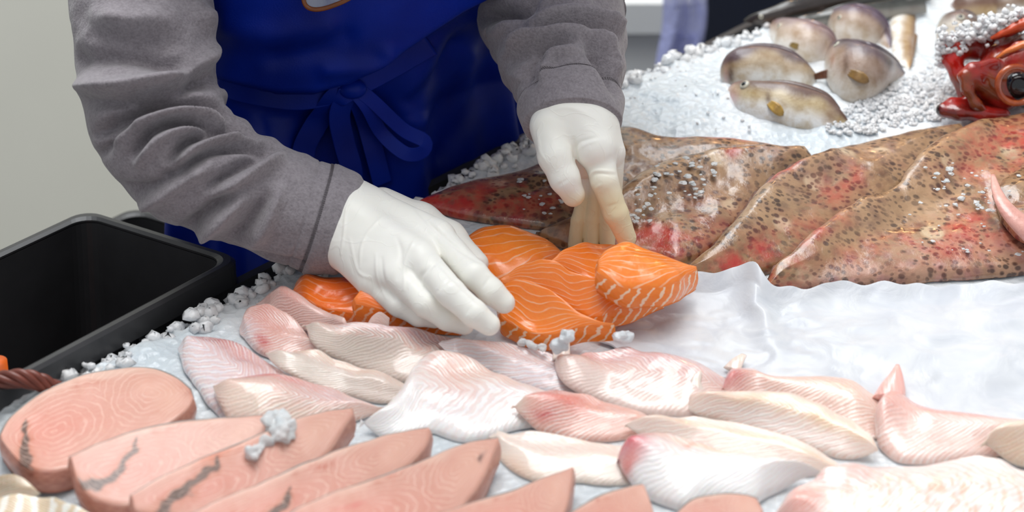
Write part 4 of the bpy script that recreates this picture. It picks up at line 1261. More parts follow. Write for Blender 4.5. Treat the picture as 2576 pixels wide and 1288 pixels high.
def whole_fish(label, back, belly, lean, wr, cols, eye=None, fins=(), extra=-0.010, group='round fish half buried in the ice mound', name='round_fish', seed=1, spots=(), lift=0.0, mat='roundfish'):
    n, m = 64, 40
    bk, bl = spline(back, n), spline(belly, n)
    Fd = field(4)
    B = on_field(bl, Fd, extra); B[:, 2] += lift
    d = ray(bk[:, 0], bk[:, 1])
    t = (lean * (CAM[2] - B[:, 2]) - CAM[1] + B[:, 1]) / (d[:, 1] - lean * d[:, 2])
    T = CAM + d * t[:, None]
    M = 0.5 * (T + B); a = 0.5 * (T - B)
    tan = np.gradient(M, axis=0); tan /= np.linalg.norm(tan, axis=1)[:, None]
    bv = np.cross(tan, a); ln = np.linalg.norm(bv, axis=1)[:, None]
    bv = bv / (ln + 1e-9) * np.linalg.norm(a, axis=1)[:, None]
    s = np.linspace(0, 1, n)[:, None]
    w = wr * (0.55 + 0.55 * np.sin(math.pi * np.clip(s * 1.1 + .05, 0, 1)) ** .8)
    th = np.linspace(0, 2 * math.pi, m, endpoint=False)
    R = M[:, None] + a[:, None] * np.cos(th)[None, :, None] + (bv * w)[:, None] * np.sin(th)[None, :, None]
    V, F = loft(R)
    c = np.concatenate([np.tile(np.cos(th), n), [0, 0]]); u = np.concatenate([np.repeat(s[:, 0], m), [0, 1]])
    nz = fbm(V * 38, 3, seed) * .35
    k1 = sm(0.25, 0.8, c + nz)[:, None]; k2 = sm(-0.55, 0.25, c + nz)[:, None]
    col = np.tile(cols[2], (len(V), 1)); col = col * (1 - k2) + cols[1] * k2; col = col * (1 - k1) + cols[0] * k1
    hd = (1 - sm(.02, .2, u))[:, None] * (.5 if mat == 'roundfish' else 0)
    col = col * (1 - hd) + L(206, 168, 160) * hd
    N = np.zeros_like(V); fn = []
    for f in F[:n * m - m]: pass
    Fq = np.array([f for f in F if len(f) == 4]); N = normals(V, Fq)
    if ((V[:n * m] - np.repeat(M, m, 0)) * N[:n * m]).sum() < 0: N = -N
    q = proj(V)
    for (px, py, rx, ry, cc, st_) in spots:
        ww = (st_ * np.exp(-((q[:, 0] - px) / rx) ** 2 - ((q[:, 1] - py) / ry) ** 2) * ((N @ FWD) < 0.1))[:, None]
        col = col * (1 - ww) + np.asarray(cc) * ww
    root = empty(name, (0, 0, 0.85)); tag(root, label, 'fish', group)
    fuv = np.stack([u, c, 0 * u], -1)
    mk('body', V, F, MAT[mat], root, {'col': ('FLOAT_COLOR', np.clip(col, 0, 1)), 'fuv': ('FLOAT_VECTOR', fuv)})
    if eye: eye_on(V, N, eye[0], eye[1], eye[2] / 2400.0, root)
    for (nm, p0, p1, w_, cc, off) in fins:
        k = nearest_surface(V, N, *p0); r0 = V[k] - N[k] * .001
        dep = (r0 - CAM) @ FWD - off
        dr = ray(*p1); tip = CAM + dr * (dep / (dr @ FWD))
        leaf(r0, tip, np.cross(tip - r0, FWD), w_ / 2400.0, nm, cc, root)
    # low dorsal ridge fin along the back
    rows = []
    for i in range(int(n * .28), int(n * .9)):
        up = a[i] / (np.linalg.norm(a[i]) + 1e-9); hgt = 0.0035 * math.sin(math.pi * (i - n * .28) / (n * .62)) + .0004
        bb = bv[i] / (np.linalg.norm(bv[i]) + 1e-9) * .0006
        rows.append([T[i] - up * .002 + bb, T[i] + up * hgt + bb * .3, T[i] + up * hgt - bb * .3, T[i] - up * .002 - bb])
    Vf, Ff = loft(rows)
    mk('dorsal_fin', Vf, Ff, MAT['fin'], root, {'col': ('FLOAT_COLOR', np.tile(cols[0] * .8, (len(Vf), 1)))})
    return root


BRN = L(92, 68, 68); GLD = L(186, 160, 122); WHF = L(232, 232, 230); PUR = L(96, 80, 98); OLV = L(150, 122, 62)
cols = (BRN, GLD, WHF); colp = (PUR, L(172, 150, 134), L(214, 206, 196))
FG = 'round fish half buried in the ice mound'
whole_fish('long shiny black fish with a pointed head at the top edge behind the round fish', [(1871, 50), (1885, 40), (1900, 33), (1946, 16), (1990, -2), (2080, -22), (2200, -50), (2330, -80)], [(1872, 54), (1900, 61), (1925, 62), (1978, 54), (2043, 42), (2109, 30), (2200, 22), (2340, 0)], .4, .8,
           (L(26, 24, 24), L(46, 38, 36), L(66, 58, 52)), extra=0.0, name='black_fish', mat='dark_fish_skin', group='dark fish at the top edge', seed=81, eye=(1912, 42, 6))
whole_fish('slim dark grey fish lying between the black fish and the round fish', [(1985, 62), (2010, 42), (2060, 30), (2130, 14), (2220, 0), (2320, -14)], [(1986, 66), (2020, 72), (2080, 66), (2150, 58), (2240, 46), (2330, 34)], .4, .8,
           (L(40, 42, 40), L(74, 76, 72), L(150, 148, 142)), extra=0.0, name='dark_fish', mat='dark_fish_skin', group='dark fish at the top edge', seed=82)
whole_fish('brown fish half hidden at the top right corner, behind the ice on the red fish', [(2480, 24), (2510, -8), (2560, -30), (2640, -50)], [(2482, 32), (2520, 52), (2580, 52), (2650, 40)], .6, .6, (L(88, 64, 54), L(128, 104, 84), WHF), seed=83)
whole_fish('plain brown fish back rising from the ice at the top, left of the corner one', [(2392, 10), (2410, -8), (2440, -22), (2500, -18), (2530, 10)], [(2398, 30), (2420, 48), (2460, 52), (2500, 50), (2532, 30)], .6, .6, (L(92, 68, 62), L(120, 92, 80), GLD), seed=84)
whole_fish('round fish leaning upright with white belly and amber stripe, a pale fin across it', [(2404, -40), (2380, -25), (2340, 0), (2310, 50), (2300, 100), (2296, 150), (2290, 170)], [(2380, -60), (2330, -50), (2270, -30), (2240, 40), (2240, 100), (2252, 150), (2286, 176)], .7, .55,
           (L(138, 104, 70), L(176, 150, 116), WHF), extra=-.002, fins=[('pectoral_fin', (2330, 40), (2298, 92), 16, L(206, 192, 184), .012)], seed=85)
whole_fish('small fish peeping out of the ice with a blue-black eye, nearest to the red fish', [(2362, 66), (2380, 40), (2410, 28), (2445, 38), (2470, 66), (2480, 90)], [(2364, 76), (2372, 130), (2390, 160), (2430, 150), (2460, 120), (2478, 98)], .8, .5, (L(122, 104, 100), L(206, 200, 190), WHF), extra=-.002, eye=(2412, 42, 11), fins=[('pectoral_fin', (2376, 110), (2358, 146), 9, OLV, .006)], seed=86)
whole_fish('purplish round fish second from the top, right behind the one with the raised back', [(2088, 56), (2096, 27), (2125, 15), (2160, 13), (2206, 34), (2236, 72), (2244, 132)], [(2089, 66), (2094, 96), (2120, 122), (2160, 128), (2200, 126), (2230, 140), (2246, 140)], .7, .55, colp, eye=(2112, 42, 7), seed=87)
whole_fish('pale pinkish round fish in the back row, left one, blurred', [(1938, 66), (1948, 52), (1975, 46), (2011, 49), (2060, 64), (2098, 92), (2112, 140)], [(1940, 72), (1944, 108), (1968, 140), (2011, 160), (2050, 166), (2090, 168), (2114, 150)], .7, .55, (L(136, 112, 114), L(196, 176, 160), L(226, 220, 212)), eye=(1962, 63, 8), fins=[('pectoral_fin', (1985, 108), (2016, 122), 9, OLV, .006)], seed=88)
whole_fish('plump round fish with raised purple-grey back and dark eye, middle of the group', [(2086, 126), (2098, 106), (2120, 99), (2150, 100), (2206, 122), (2255, 154), (2284, 192)], [(2086, 136), (2088, 190), (2100, 236), (2130, 262), (2165, 262), (2220, 228), (2286, 198)], .6, .55, (L(88, 74, 84), L(158, 134, 120), L(206, 198, 188)), eye=(2103, 114, 10), fins=[('pectoral_fin', (2140, 178), (2186, 206), 15, L(150, 116, 62), .008)], spots=[(2128, 160, 6, 34, L(84, 60, 52), .7), (2094, 150, 8, 14, L(196, 150, 140), .6), (2200, 180, 30, 40, L(132, 104, 84), .5)], seed=89)
whole_fish('round fish with brown back and open gill, lying directly behind the front one', [(1818, 196), (1822, 150), (1838, 130), (1862, 119), (1913, 115), (1978, 127), (2027, 157), (2060, 196)], [(1820, 204), (1836, 226), (1870, 234), (1920, 236), (1970, 240), (2020, 242), (2062, 210)], .7, .55, (L(94, 76, 82), L(178, 158, 130), L(228, 228, 224)),
           fins=[('tail_fin', (2050, 192), (2130, 176), 13, L(118, 74, 52), .008)], seed=90, spots=[(1838, 190, 8, 26, L(72, 40, 32), .9), (1826, 192, 5, 24, L(198, 140, 132), .6)])
whole_fish('nearest round fish with golden flank, blue-black eye and small yellow side fin', [(1827, 226), (1850, 208), (1880, 203), (1930, 205), (1978, 209), (2043, 226), (2086, 245), (2122, 285), (2136, 306)], [(1828, 234), (1842, 264), (1880, 298), (1930, 314), (1978, 322), (2040, 330), (2076, 334), (2110, 328), (2120, 322)], .7, .5, (L(106, 84, 78), L(200, 182, 146), L(238, 238, 236)),
           eye=(1874, 214, 13), fins=[('pectoral_fin', (1934, 262), (1970, 290), 14, L(196, 158, 74), .008)], seed=91, spots=[(1842, 240, 16, 22, L(214, 168, 164), .7), (1932, 246, 7, 14, L(92, 62, 48), .8), (2090, 290, 22, 26, L(132, 100, 92), .6)])

# ------------------------------------------------------------------ the red fish head at the right border
YS = float(P(2460, 288, 0.03)[1])
def Q(px, py, dy=0.0): return PY(px, py, YS + dy)
def pr(v): return v / 2420.0
rf = empty('red_fish', Q(2500, 290)); tag(rf, 'big red spiny fish with open mouth and dark eye socket at the right border', 'fish')
s = SDF()
s.cap(Q(2470, 200, .02), Q(2640, 185, .05), pr(44), pr(88), .012)
s.cap(Q(2450, 190, .0), Q(2520, 230, .015), pr(26), pr(50), .010)
s.cap(Q(2520, 150, .035), Q(2660, 120, .06), pr(38), pr(70), .014)
s.chain([Q(2425, 190, -.004), Q(2432, 225, -.008), Q(2455, 262, -.010), Q(2490, 292, -.006)], [pr(13), pr(12), pr(12), pr(11)], .006)
s.chain([Q(2418, 192, .0), Q(2445, 172, .0), Q(2500, 160, .01)], [pr(9), pr(11), pr(16)], .006)
s.chain([Q(2398, 124, .045), Q(2394, 150, .04), Q(2410, 190, .035), Q(2425, 240, .03)], [pr(17), pr(20), pr(17), pr(17)], .008)
s.cap(Q(2400, 128, .045), Q(2520, 110, .075), pr(22), pr(46), .012)
s.chain([Q(2520, 140, .0), Q(2560, 118, .0), Q(2610, 104, .0)], [pr(9), pr(11), pr(12)], .005)
s.chain([Q(2500, 95, .04), Q(2540, 76, .04), Q(2600, 56, .04)], [pr(8), pr(12), pr(14)], .006)
s.ell(Q(2556, 214, -.022), (pr(44), pr(50), pr(44)), .006, cut=True)
for px_, py_ in ((2512, 196), (2482, 208)): s.ell(Q(px_, py_, -.018 if px_ > 2500 else -.012), (pr(6), pr(12), pr(6)), .003, cut=True)
V, F = s.mesh(0.0016); V = smooth_mesh(V, F, 2)
N = normals(V, F)
nz = fbm(V * 60, 3, 5)
q = proj(V)
col = np.tile(L(150, 30, 20), (len(V), 1))
k = sm(-.2, .5, nz)[:, None]; col = col * (1 - k) + L(128, 62, 26) * k
k = np.exp(-((q[:, 0] - 2395) / 30) ** 2 - ((q[:, 1] - 140) / 50) ** 2)[:, None]; col = col * (1 - k) + L(226, 34, 26) * k
k = (0.8 * np.exp(-((q[:, 1] - 122) / 34) ** 2) * sm(2440, 2500, q[:, 0]) * sm(-.1, .5, nz))[:, None]; col = col * (1 - k) + L(206, 96, 34) * k
k = (0.7 * np.exp(-((q[:, 1] - 275) / 30) ** 2) * sm(2470, 2520, q[:, 0]))[:, None]; col = col * (1 - k) + L(178, 30, 20) * k
mk('head', V, F, MAT['red_fish_skin'], rf, {'col': ('FLOAT_COLOR', np.clip(col, 0, 1))})
s = SDF()
s.chain([Q(2372, 276, -.002), Q(2395, 262, .004), Q(2440, 254, .008), Q(2490, 262, .012)], [pr(13), pr(13), pr(12), pr(14)], .008)
s.chain([Q(2372, 278, -.004), Q(2410, 284, -.008), Q(2470, 288, -.006), Q(2520, 292, .0)], [pr(13), pr(15), pr(18), pr(22)], .008)
s.cap(Q(2400, 276, .0), Q(2500, 282, .008), pr(9), pr(16), .008)
V, F = s.mesh(0.0014); V = smooth_mesh(V, F, 2); q = proj(V)
nz = fbm(V * 70, 3, 6); k = sm(-.3, .5, nz)[:, None]
col = L(170, 34, 28) * (1 - k) + L(116, 28, 22) * k
k = (1 - sm(2358, 2374, q[:, 0]))[:, None]; col = col * (1 - k) + L(26, 14, 14) * k
mk('lower_jaw', V, F, MAT['red_fish_skin'], rf, {'col': ('FLOAT_COLOR', np.clip(col, 0, 1))})
# ring of the eye socket and the eye
th = np.linspace(0, 2 * math.pi, 40)
ringp = np.array([Q(2556 + 46 * math.cos(t), 214 + 46 * math.sin(t), -.013 + .006 * math.cos(t)) for t in th[:-1]])
T_ = np.roll(ringp, -1, 0) - np.roll(ringp, 1, 0); T_ /= np.linalg.norm(T_, axis=1)[:, None]
cc = ringp.mean(0); A_ = ringp - cc; A_ /= np.linalg.norm(A_, axis=1)[:, None]; B_ = np.cross(T_, A_)
ph = np.linspace(0, 2 * math.pi, 12, endpoint=False)
R = ringp[:, None] + pr(8) * (np.cos(ph)[None, :, None] * A_[:, None] + np.sin(ph)[None, :, None] * B_[:, None])
R = np.concatenate([R, R[:1]]); V, F = loft(R, cap=False)
kk = (0.5 + 0.5 * fbm(V * 80, 2, 8))[:, None]
mk('eye_socket_rim', V, F, MAT['red_fish_skin'], rf, {'col': ('FLOAT_COLOR', L(150, 40, 20) * (1 - kk) + L(196, 100, 36) * kk)})
V, F = ellipsoid(Q(2560, 216, .004), (pr(36), pr(28), pr(36)), 28, 18)
e = mk('eye', V, F, MAT['black_eye'], rf); e['label'] = 'sunken dark eye'
rows = []
for i, (px_, py_, w_) in enumerate([(2492, 96, 3), (2520, 84, 10), (2560, 66, 16), (2620, 46, 20), (2680, 26, 20)]):
    c = Q(px_, py_, .03); rows.append([c + [0, 0, pr(w_)], c + [0, -.004, 0], c - [0, 0, pr(w_)], c + [0, .004, 0]])
rows = [np.array(r) for r in rows]
V, F = loft(np.array(rows)); mk('fin_spine', V, F, MAT['fin'], rf, {'col': ('FLOAT_COLOR', np.tile(L(206, 74, 26), (len(V), 1)))})
rows = []
for i, (px_, py_, w_) in enumerate([(2506, 146, 2), (2530, 130, 7), (2570, 114, 11), (2640, 100, 12)]):
    c = Q(px_, py_, -.004); rows.append([c + [0, 0, pr(w_)], c + [0, -.004, 0], c - [0, 0, pr(w_)], c + [0, .004, 0]])
V, F = loft(np.array(rows)); mk('brow_spine', V, F, MAT['fin'], rf, {'col': ('FLOAT_COLOR', np.tile(L(214, 110, 40), (len(V), 1)))})

# ------------------------------------------------------------------ loose ice: heaps, lumps, flakes
def px_spots(region, n, hfun, size, inside=None):
    out = []
    while len(out) < n:
        px_, py_ = rng.uniform(region[0], region[2]), rng.uniform(region[1], region[3])
        if inside is not None and not inside(px_, py_): continue
        p = on_field(np.array([[px_, py_]]), HMF, hfun)[0]
        out.append((p[0], p[1], p[2] - plane_z(p[0], p[1]), rng.uniform(*size)))
    return out


HMF = field(2)
sp = []
for k in range(420):
    px_ = rng.uniform(2360, 2600); top_ = 100 - (px_ - 2395) * 0.36
    p = Q(px_, rng.gauss(top_ + 12, 20), rng.uniform(.03, .075)); sp.append((p[0], p[1], p[2] - plane_z(p[0], p[1]), rng.uniform(.0018, .0048)))
scatter(sp, 'ice_heap', 'pinkish heap of crushed ice lying on top of the red fish', 'lightened_loose_ice', smooth=True)
sp = px_spots((1830, 20, 2560, 335), 1100, -0.0005, (.0014, .0038), lambda x, y: y > 266 - (x - 2140) * .5 and x > 2080 and y < 345 - (x - 2140) * .2)
sp += px_spots((1560, 60, 2000, 330), 40, -0.001, (.001, .0022), lambda x, y: y > 215 - (x - 1560) * .5)
scatter(sp, 'mound_ice', 'coarse loose crushed ice around the round fish on the mound', 'lightened_loose_ice', smooth=True)
sp = px_spots((1640, 390, 1800, 500), 40, 0.0, (.001, .0042)) + px_spots((2330, 415, 2490, 530), 34, 0.0, (.001, .004)) + px_spots((1590, 470, 1650, 560), 22, .001, (.001, .0035)) + px_spots((2280, 330, 2576, 640), 26, .0, (.001, .003)) + px_spots((1300, 450, 1420, 540), 22, .0, (.001, .0035))
scatter(sp, 'ice_flakes', 'clear melting ice flakes scattered over the speckled flatfish', 'chunk', flat=.5)


def ice_lump(label, pts, mat='chunk', k=.006, group='single ice lumps lying on the fish'):
    s = SDF()
    for (px_, py_, h_, r_) in pts:
        p = on_field(np.array([[px_, py_]]), HMF, h_)[0]; s.ell(p, (r_ / 2900, r_ / 2900, r_ / 2900 * .8), k)
    V, F = s.mesh(0.0016)
    V = V + 0.004 * vnoise(V * 190, 3)[:, None] * normals(V, F)
    o = mk('ice_lump', V, F, MAT[mat], smooth=False); tag(o, label, 'ice', group)


ice_lump('ice lump lying across the upper edges of the second and third swordfish steaks', [(700, 1056, .002, 28), (715, 1078, .002, 27), (682, 1068, .000, 20), (705, 1098, .000, 19)])
ice_lump('flat clear ice sliver melting on the third swordfish steak', [(650, 1128, -.002, 18), (632, 1144, -.002, 16), (668, 1112, -.002, 14)])
ice_lump('upright white ice lump beside the striped end of the front salmon fillet', [(1412, 862, .008, 20), (1424, 848, .014, 14), (1432, 842, .016, 9), (1400, 874, .004, 20)], 'ice')
ice_lump('small ice lump on the sheet at the tip of the front salmon fillet', [(1565, 850, .004, 18), (1580, 842, .005, 14)], 'ice')
ice_lump('row of tiny melting ice bits along the bottom of the front salmon fillet', [(1330, 866, .003, 10), (1345, 868, .003, 10), (1365, 872, .004, 12), (1310, 862, .002, 8)], 'chunk', .003)

# spike of the blurred fillet at the right, the upright cable-like cord and film at the left border
def spike(name, label, pts, col, mat='fin'):
    p = spline([list(P(a, b_, h)) + [r_ / 2800] for a, b_, h, r_ in pts], 22)
    V, F = loft(tube(p[:, :3], p[:, 3], 16, .7))
    return mk(name, V, F, MAT[mat], None, {'col': ('FLOAT_COLOR', np.tile(col, (len(V), 1)))})


fl = [o for o in bpy.data.objects if o.get('label', '').startswith('blurred pink fillet')][0]
p = spline([list(P(a, b_, h)) + [r_ / 2800] for a, b_, h, r_ in [(2236, 1010, .012, 40), (2246, 975, .016, 30), (2254, 945, .02, 17), (2258, 918, .023, 5)]], 22)
V, F = loft(tube(p[:, :3], p[:, 3], 16, .6))
mk('tail_tip', V, F, MAT['fillet'], fl, {'col': ('FLOAT_COLOR', np.tile(L(244, 184, 174), (len(V), 1))), 'fuv': ('FLOAT_VECTOR', V), 'strp': ('FLOAT', np.zeros(len(V)))})['label'] = 'pink upright spike'
for lab, pts in (('broad mauve', [(1412, 905, .012, 22), (1414, 872, .016, 20), (1422, 850, .022, 13), (1432, 842, .026, 6)]), ('long cream', [(1752, 985, .012, 18), (1750, 962, .016, 13), (1756, 945, .018, 9), (1762, 934, .02, 4)]),
                 ('pink fillet with crimson', [(1840, 930, .010, 22), (1856, 908, .012, 16), (1872, 892, .013, 8)])):
    fl = [o for o in bpy.data.objects if o.get('label', '').startswith(lab)][0]
    p = spline([list(P(a, b_, h)) + [r_ / 2800] for a, b_, h, r_ in pts], 16)
    V, F = loft(tube(p[:, :3], p[:, 3], 14, .3))
    mk('tail_flap', V, F, MAT['fillet'], fl, {'col': ('FLOAT_COLOR', np.tile(L(240, 220, 208), (len(V), 1))), 'fuv': ('FLOAT_VECTOR', V), 'strp': ('FLOAT', np.zeros(len(V)))})
# bundle of red-brown cord
rc = empty('cord_bundle', P(60, 960, .01)); tag(rc, 'bundle of red-brown plastic cords arching over the tray edge at the left border', 'cord')
for k in range(6):
    o_ = 0.0; tw = k * math.pi / 3
    p = spline([P(-90, 985 + o_, .02), P(-20, 962 + o_ * .9, .03), P(50, 952 + o_ * .8, .034), P(100, 962 + o_ * .6, .028), P(150, 985 + o_ * .4, .014), P(215, 1010 + o_ * .3, -.004)], 40)
    ss = np.linspace(0, 9, 40)[:, None] + tw
    p = p + .0062 * (np.cos(ss) * np.array([[.3, .6, .5]]) + np.sin(ss) * np.array([[-.2, -.5, .8]]))
    V, F = loft(tube(p, .0031, 10)); mk('strand', V, F, MAT['red_brown_cord'], rc)
# clear crumpled film behind the leftmost steak
rows = []
fa = spline([(-80, 1075), (0, 1035), (80, 985), (150, 950), (215, 940), (265, 940)], 60); fb = spline([(-80, 1130), (0, 1090), (90, 1020), (160, 975), (230, 955), (280, 948)], 60)
nv = 16
gr = np.zeros((60, nv, 3))
for j in range(nv):
    t = j / (nv - 1); e = fa * (1 - t) + fb * t
    gr[:, j] = P(e[:, 0], e[:, 1], .026 - .012 * t)
gr[..., 2] += .005 * fbm(gr * 70, 3, 12)
V = np.vstack([gr.reshape(-1, 3), (gr - [0, 0, .0006]).reshape(-1, 3)])
a = (np.arange(59)[:, None] * nv + np.arange(nv - 1)[None]).ravel(); f0 = np.stack([a, a + nv, a + nv + 1, a + 1], 1)
o = mk('plastic_film', V, np.vstack([f0, f0[:, ::-1] + 60 * nv]), MAT['clear_film']); tag(o, 'crumpled clear plastic film sticking out behind the leftmost swordfish steak', 'film')
# ------------------------------------------------------------------ the vendor
HIP = np.array([-0.17, 0.285]); LAT = np.array([0.8, 0.6]); FAC = np.array([0.6, -0.8])
def ax_pt(z, f=0.0, l=0.0):
    """a point of the leaning torso: height, forward offset, sideways offset"""
    lean = 0.55 * max(0.0, z - 0.93) + 0.0
    q = HIP + FAC * (lean + f) + LAT * l
    return np.array([q[0], q[1], z])


SHR, SHL = ax_pt(1.27, -.02, -.19), ax_pt(1.27, -.02, .19)
sleeveR = [(345, -330, .13, 175), (346, -160, .09, 176), (348, 0, .055, 173), (362, 110, .03, 177), (376, 210, .005, 170), (398, 300, -.015, 176), (450, 378, -.028, 172), (560, 452, -.034, 150), (690, 512, -.036, 141), (790, 545, -.036, 139), (850, 562, -.036, 130), (880, 570, -.036, 124)]
sleeveL = [(1470, -330, .28, 190), (1420, -160, .25, 190), (1385, 0, .175, 184), (1402, 70, .135, 176), (1418, 150, .092, 158), (1430, 220, .052, 135), (1440, 285, .022, 122), (1442, 318, .010, 117)]
foldsR = [  # (polyline in the picture, depth, width): creases of the sleeve as they run over the cloth
    ([(252, 335), (300, 300), (367, 270), (454, 253), (530, 270), (585, 304), (615, 330)], -.013, 15), ([(262, 365), (320, 325), (380, 296), (454, 280), (530, 296), (590, 330)], .006, 16),
    ([(215, 215), (290, 222), (367, 212), (440, 196), (500, 165), (540, 125)], .009, 22), ([(200, 150), (290, 140), (380, 146), (470, 178), (520, 200)], -.008, 26), ([(230, 255), (320, 255), (420, 232), (520, 200)], -.006, 18),
    ([(253, 385), (285, 340), (330, 310)], -.008, 15), ([(335, 385), (380, 330), (450, 306), (530, 316)], -.008, 13), ([(350, 410), (400, 352), (462, 326), (540, 334)], .005, 13),
    ([(428, 402), (476, 352), (563, 330), (645, 340)], -.007, 13), ([(440, 425), (490, 375), (570, 350), (650, 358)], .005, 13), ([(420, 440), (525, 382), (590, 370), (690, 368)], -.006, 13),
    ([(300, 470), (350, 480), (420, 460), (503, 415)], -.005, 18), ([(356, 520), (454, 455), (520, 420)], .006, 18), ([(530, 465), (617, 413), (675, 382)], -.006, 15), ([(545, 492), (630, 440), (700, 400)], .006, 16),
    ([(454, 590), (510, 540), (570, 490)], -.006, 17), ([(500, 600), (563, 545), (612, 500)], .006, 17), ([(570, 610), (625, 560), (670, 500)], -.005, 17), ([(640, 610), (672, 560), (700, 480)], .004, 18),
    ([(500, 20), (545, 90), (535, 150)], .008, 24), ([(250, 40), (330, 60), (420, 50)], .005, 30), ([(560, 625), (650, 648), (760, 668)], -.004, 10), ([(250, 90), (350, 100), (450, 110)], -.004, 26)]
foldsL = [([(1200, 48), (1250, 38), (1320, 20), (1360, -10)], -.012, 18), ([(1210, 90), (1255, 80), (1290, 50)], .006, 20), ([(1276, 135), (1305, 108), (1343, 92), (1408, 86), (1473, 98), (1520, 120)], .009, 15), ([(1285, 160), (1330, 122), (1370, 108), (1430, 108)], -.006, 13),
          ([(1343, 60), (1425, 42), (1506, 49), (1565, 66)], .008, 15), ([(1350, 80), (1430, 66), (1500, 76), (1560, 100)], -.006, 13), ([(1318, 205), (1330, 150), (1365, 115)], -.008, 13), ([(1360, 186), (1390, 140), (1457, 128)], .006, 14), ([(1340, 215), (1362, 160), (1410, 146)], -.004, 12),
          ([(1473, 106), (1506, 150), (1532, 196), (1550, 235)], -.008, 13), ([(1500, 110), (1535, 150), (1560, 190)], .008, 16), ([(1300, 15), (1380, 5), (1470, 12)], .006, 22), ([(1545, 60), (1565, 80), (1575, 110)], .006, 18), ([(1268, 150), (1275, 185), (1300, 196)], .006, 14)]


def sleeve(path, folds, gain, seed, n=300, m=170):
    c = np.array([list(PY(a, b_, Y)) + [hw, (PY(a, b_, Y) - CAM) @ FWD] for a, b_, Y, hw in path])
    rad = c[:, 3] * c[:, 4] / FPX
    sp_ = spline(np.column_stack([c[:, :3], rad]), n)
    pth, rad = sp_[:, :3], sp_[:, 3]
    T, A, B = frames(pth)
    th = np.linspace(0, 2 * math.pi, m, endpoint=False)
    Nn = np.cos(th)[None, :, None] * A[:, None] + np.sin(th)[None, :, None] * B[:, None]
    s = np.r_[0, np.cumsum(np.linalg.norm(np.diff(pth, axis=0), axis=1))]; se = s[-1] - s
    base = pth[:, None] + rad[:, None, None] * Nn
    q = proj(base.reshape(-1, 3)); face = -(Nn.reshape(-1, 3) @ FWD)
    wf = sm(-0.1, 0.55, face)
    disp = np.zeros(n * m)
    for poly, amp, w in folds:
        d, pos = polydist(q, spline(poly, 24)[:, :2])
        disp += gain * amp * np.exp(-(d / w) ** 2) * wf * np.clip(np.sin(math.pi * (0.12 + 0.76 * pos)) * 1.4, 0, 1)
    # soft random folds all round
    cyl = np.stack([np.repeat(s, m) * 26, np.tile(np.cos(th), n) * 1.6, np.tile(np.sin(th), n) * 1.6], -1)
    disp += 0.0045 * fbm(cyl, 3, seed) * sm(0, .1, np.repeat(se, m)) + 0.0030 * vnoise(cyl * [2.2, 1.2, 1.2], seed + 5) * (1 - .8 * wf)
    disp = disp.reshape(n, m)
    # seams of the turned cuff
    for s0, dep in ((0.031, -.0016), (0.0275, -.0008), (0.043, -.0012)):
        disp += dep * np.exp(-((se[:, None] - s0) / .0011) ** 2)
    disp += 0.0022 * sm(0.031, 0.028, se)[:, None] * sm(-0.001, 0.003, se)[:, None]
    R = base + disp[..., None] * Nn
    # rolled opening
    tip = []
    for k, (back, dr) in enumerate([(-.0015, -.0012), (-.0022, -.0035), (-.0012, -.006), (.004, -.0075), (.02, -.008), (.045, -.010)]):
        tip.append(pth[-1] - T[-1] * back + (rad[-1] + dr + disp[-1][:, None] * .6) * Nn[-1])
    R = np.concatenate([R, np.array(tip)])
    return R


vendor = empty('person', (HIP[0], HIP[1], 0.0))
tag(vendor, 'person in a grey fleece and blue apron, white gloves, arranging salmon on the ice', 'person')
RL, RR = sleeve(sleeveL, foldsL, 1.6, 52), sleeve(sleeveR, foldsR, 2.4, 51)
V1, F1 = loft(RR, cap=False); V2, F2 = loft(RL, cap=False)
# trunk of the jacket
def trunk(grow, zlow):
    s = SDF()
    s.cap(ax_pt(zlow, -.02, -.085), ax_pt(zlow, -.02, .085), .090 + grow, .090 + grow, .012)
    s.cap(ax_pt(1.0, -.02, -.085), ax_pt(1.0, -.02, .085), .090 + grow, .090 + grow, .012)
    s.cap(ax_pt(1.08, -.02, -.09), ax_pt(1.08, -.02, .09), .090 + grow, .090 + grow, .012)
    s.cap(ax_pt(1.16, -.02, -.095), ax_pt(1.16, -.02, .095), .090 + grow, .090 + grow, .012)
    s.cap(ax_pt(1.25, -.03, -.10), ax_pt(1.25, -.03, .10), .078 + grow, .078 + grow, .012)
    s.cap(SHR, SHL, .055 + grow, .055 + grow, .02)
    return s
s = trunk(.012, .90)
s.cap(SHR, RR[0].mean(0), .068, .060, .03); s.cap(SHL, RL[0].mean(0), .068, .060, .03)
s.cap(ax_pt(1.34, -.03), ax_pt(1.40, .0), .062, .058, .03)
V3, F3 = s.mesh(.010); V3 = smooth_mesh(V3, F3, 3)
V3 = V3 + .003 * fbm(V3 * 22, 3, 4)[:, None]
Fall = list(F1) + [[i + len(V1) for i in f] for f in F2] + [[i + len(V1) + len(V2) for i in f] for f in F3.tolist()]
jk = mk('fleece_jacket', np.vstack([V1, V2, V3]), Fall, MAT['fleece'], vendor); jk['label'] = 'soft grey fleece jacket with turned cuffs'
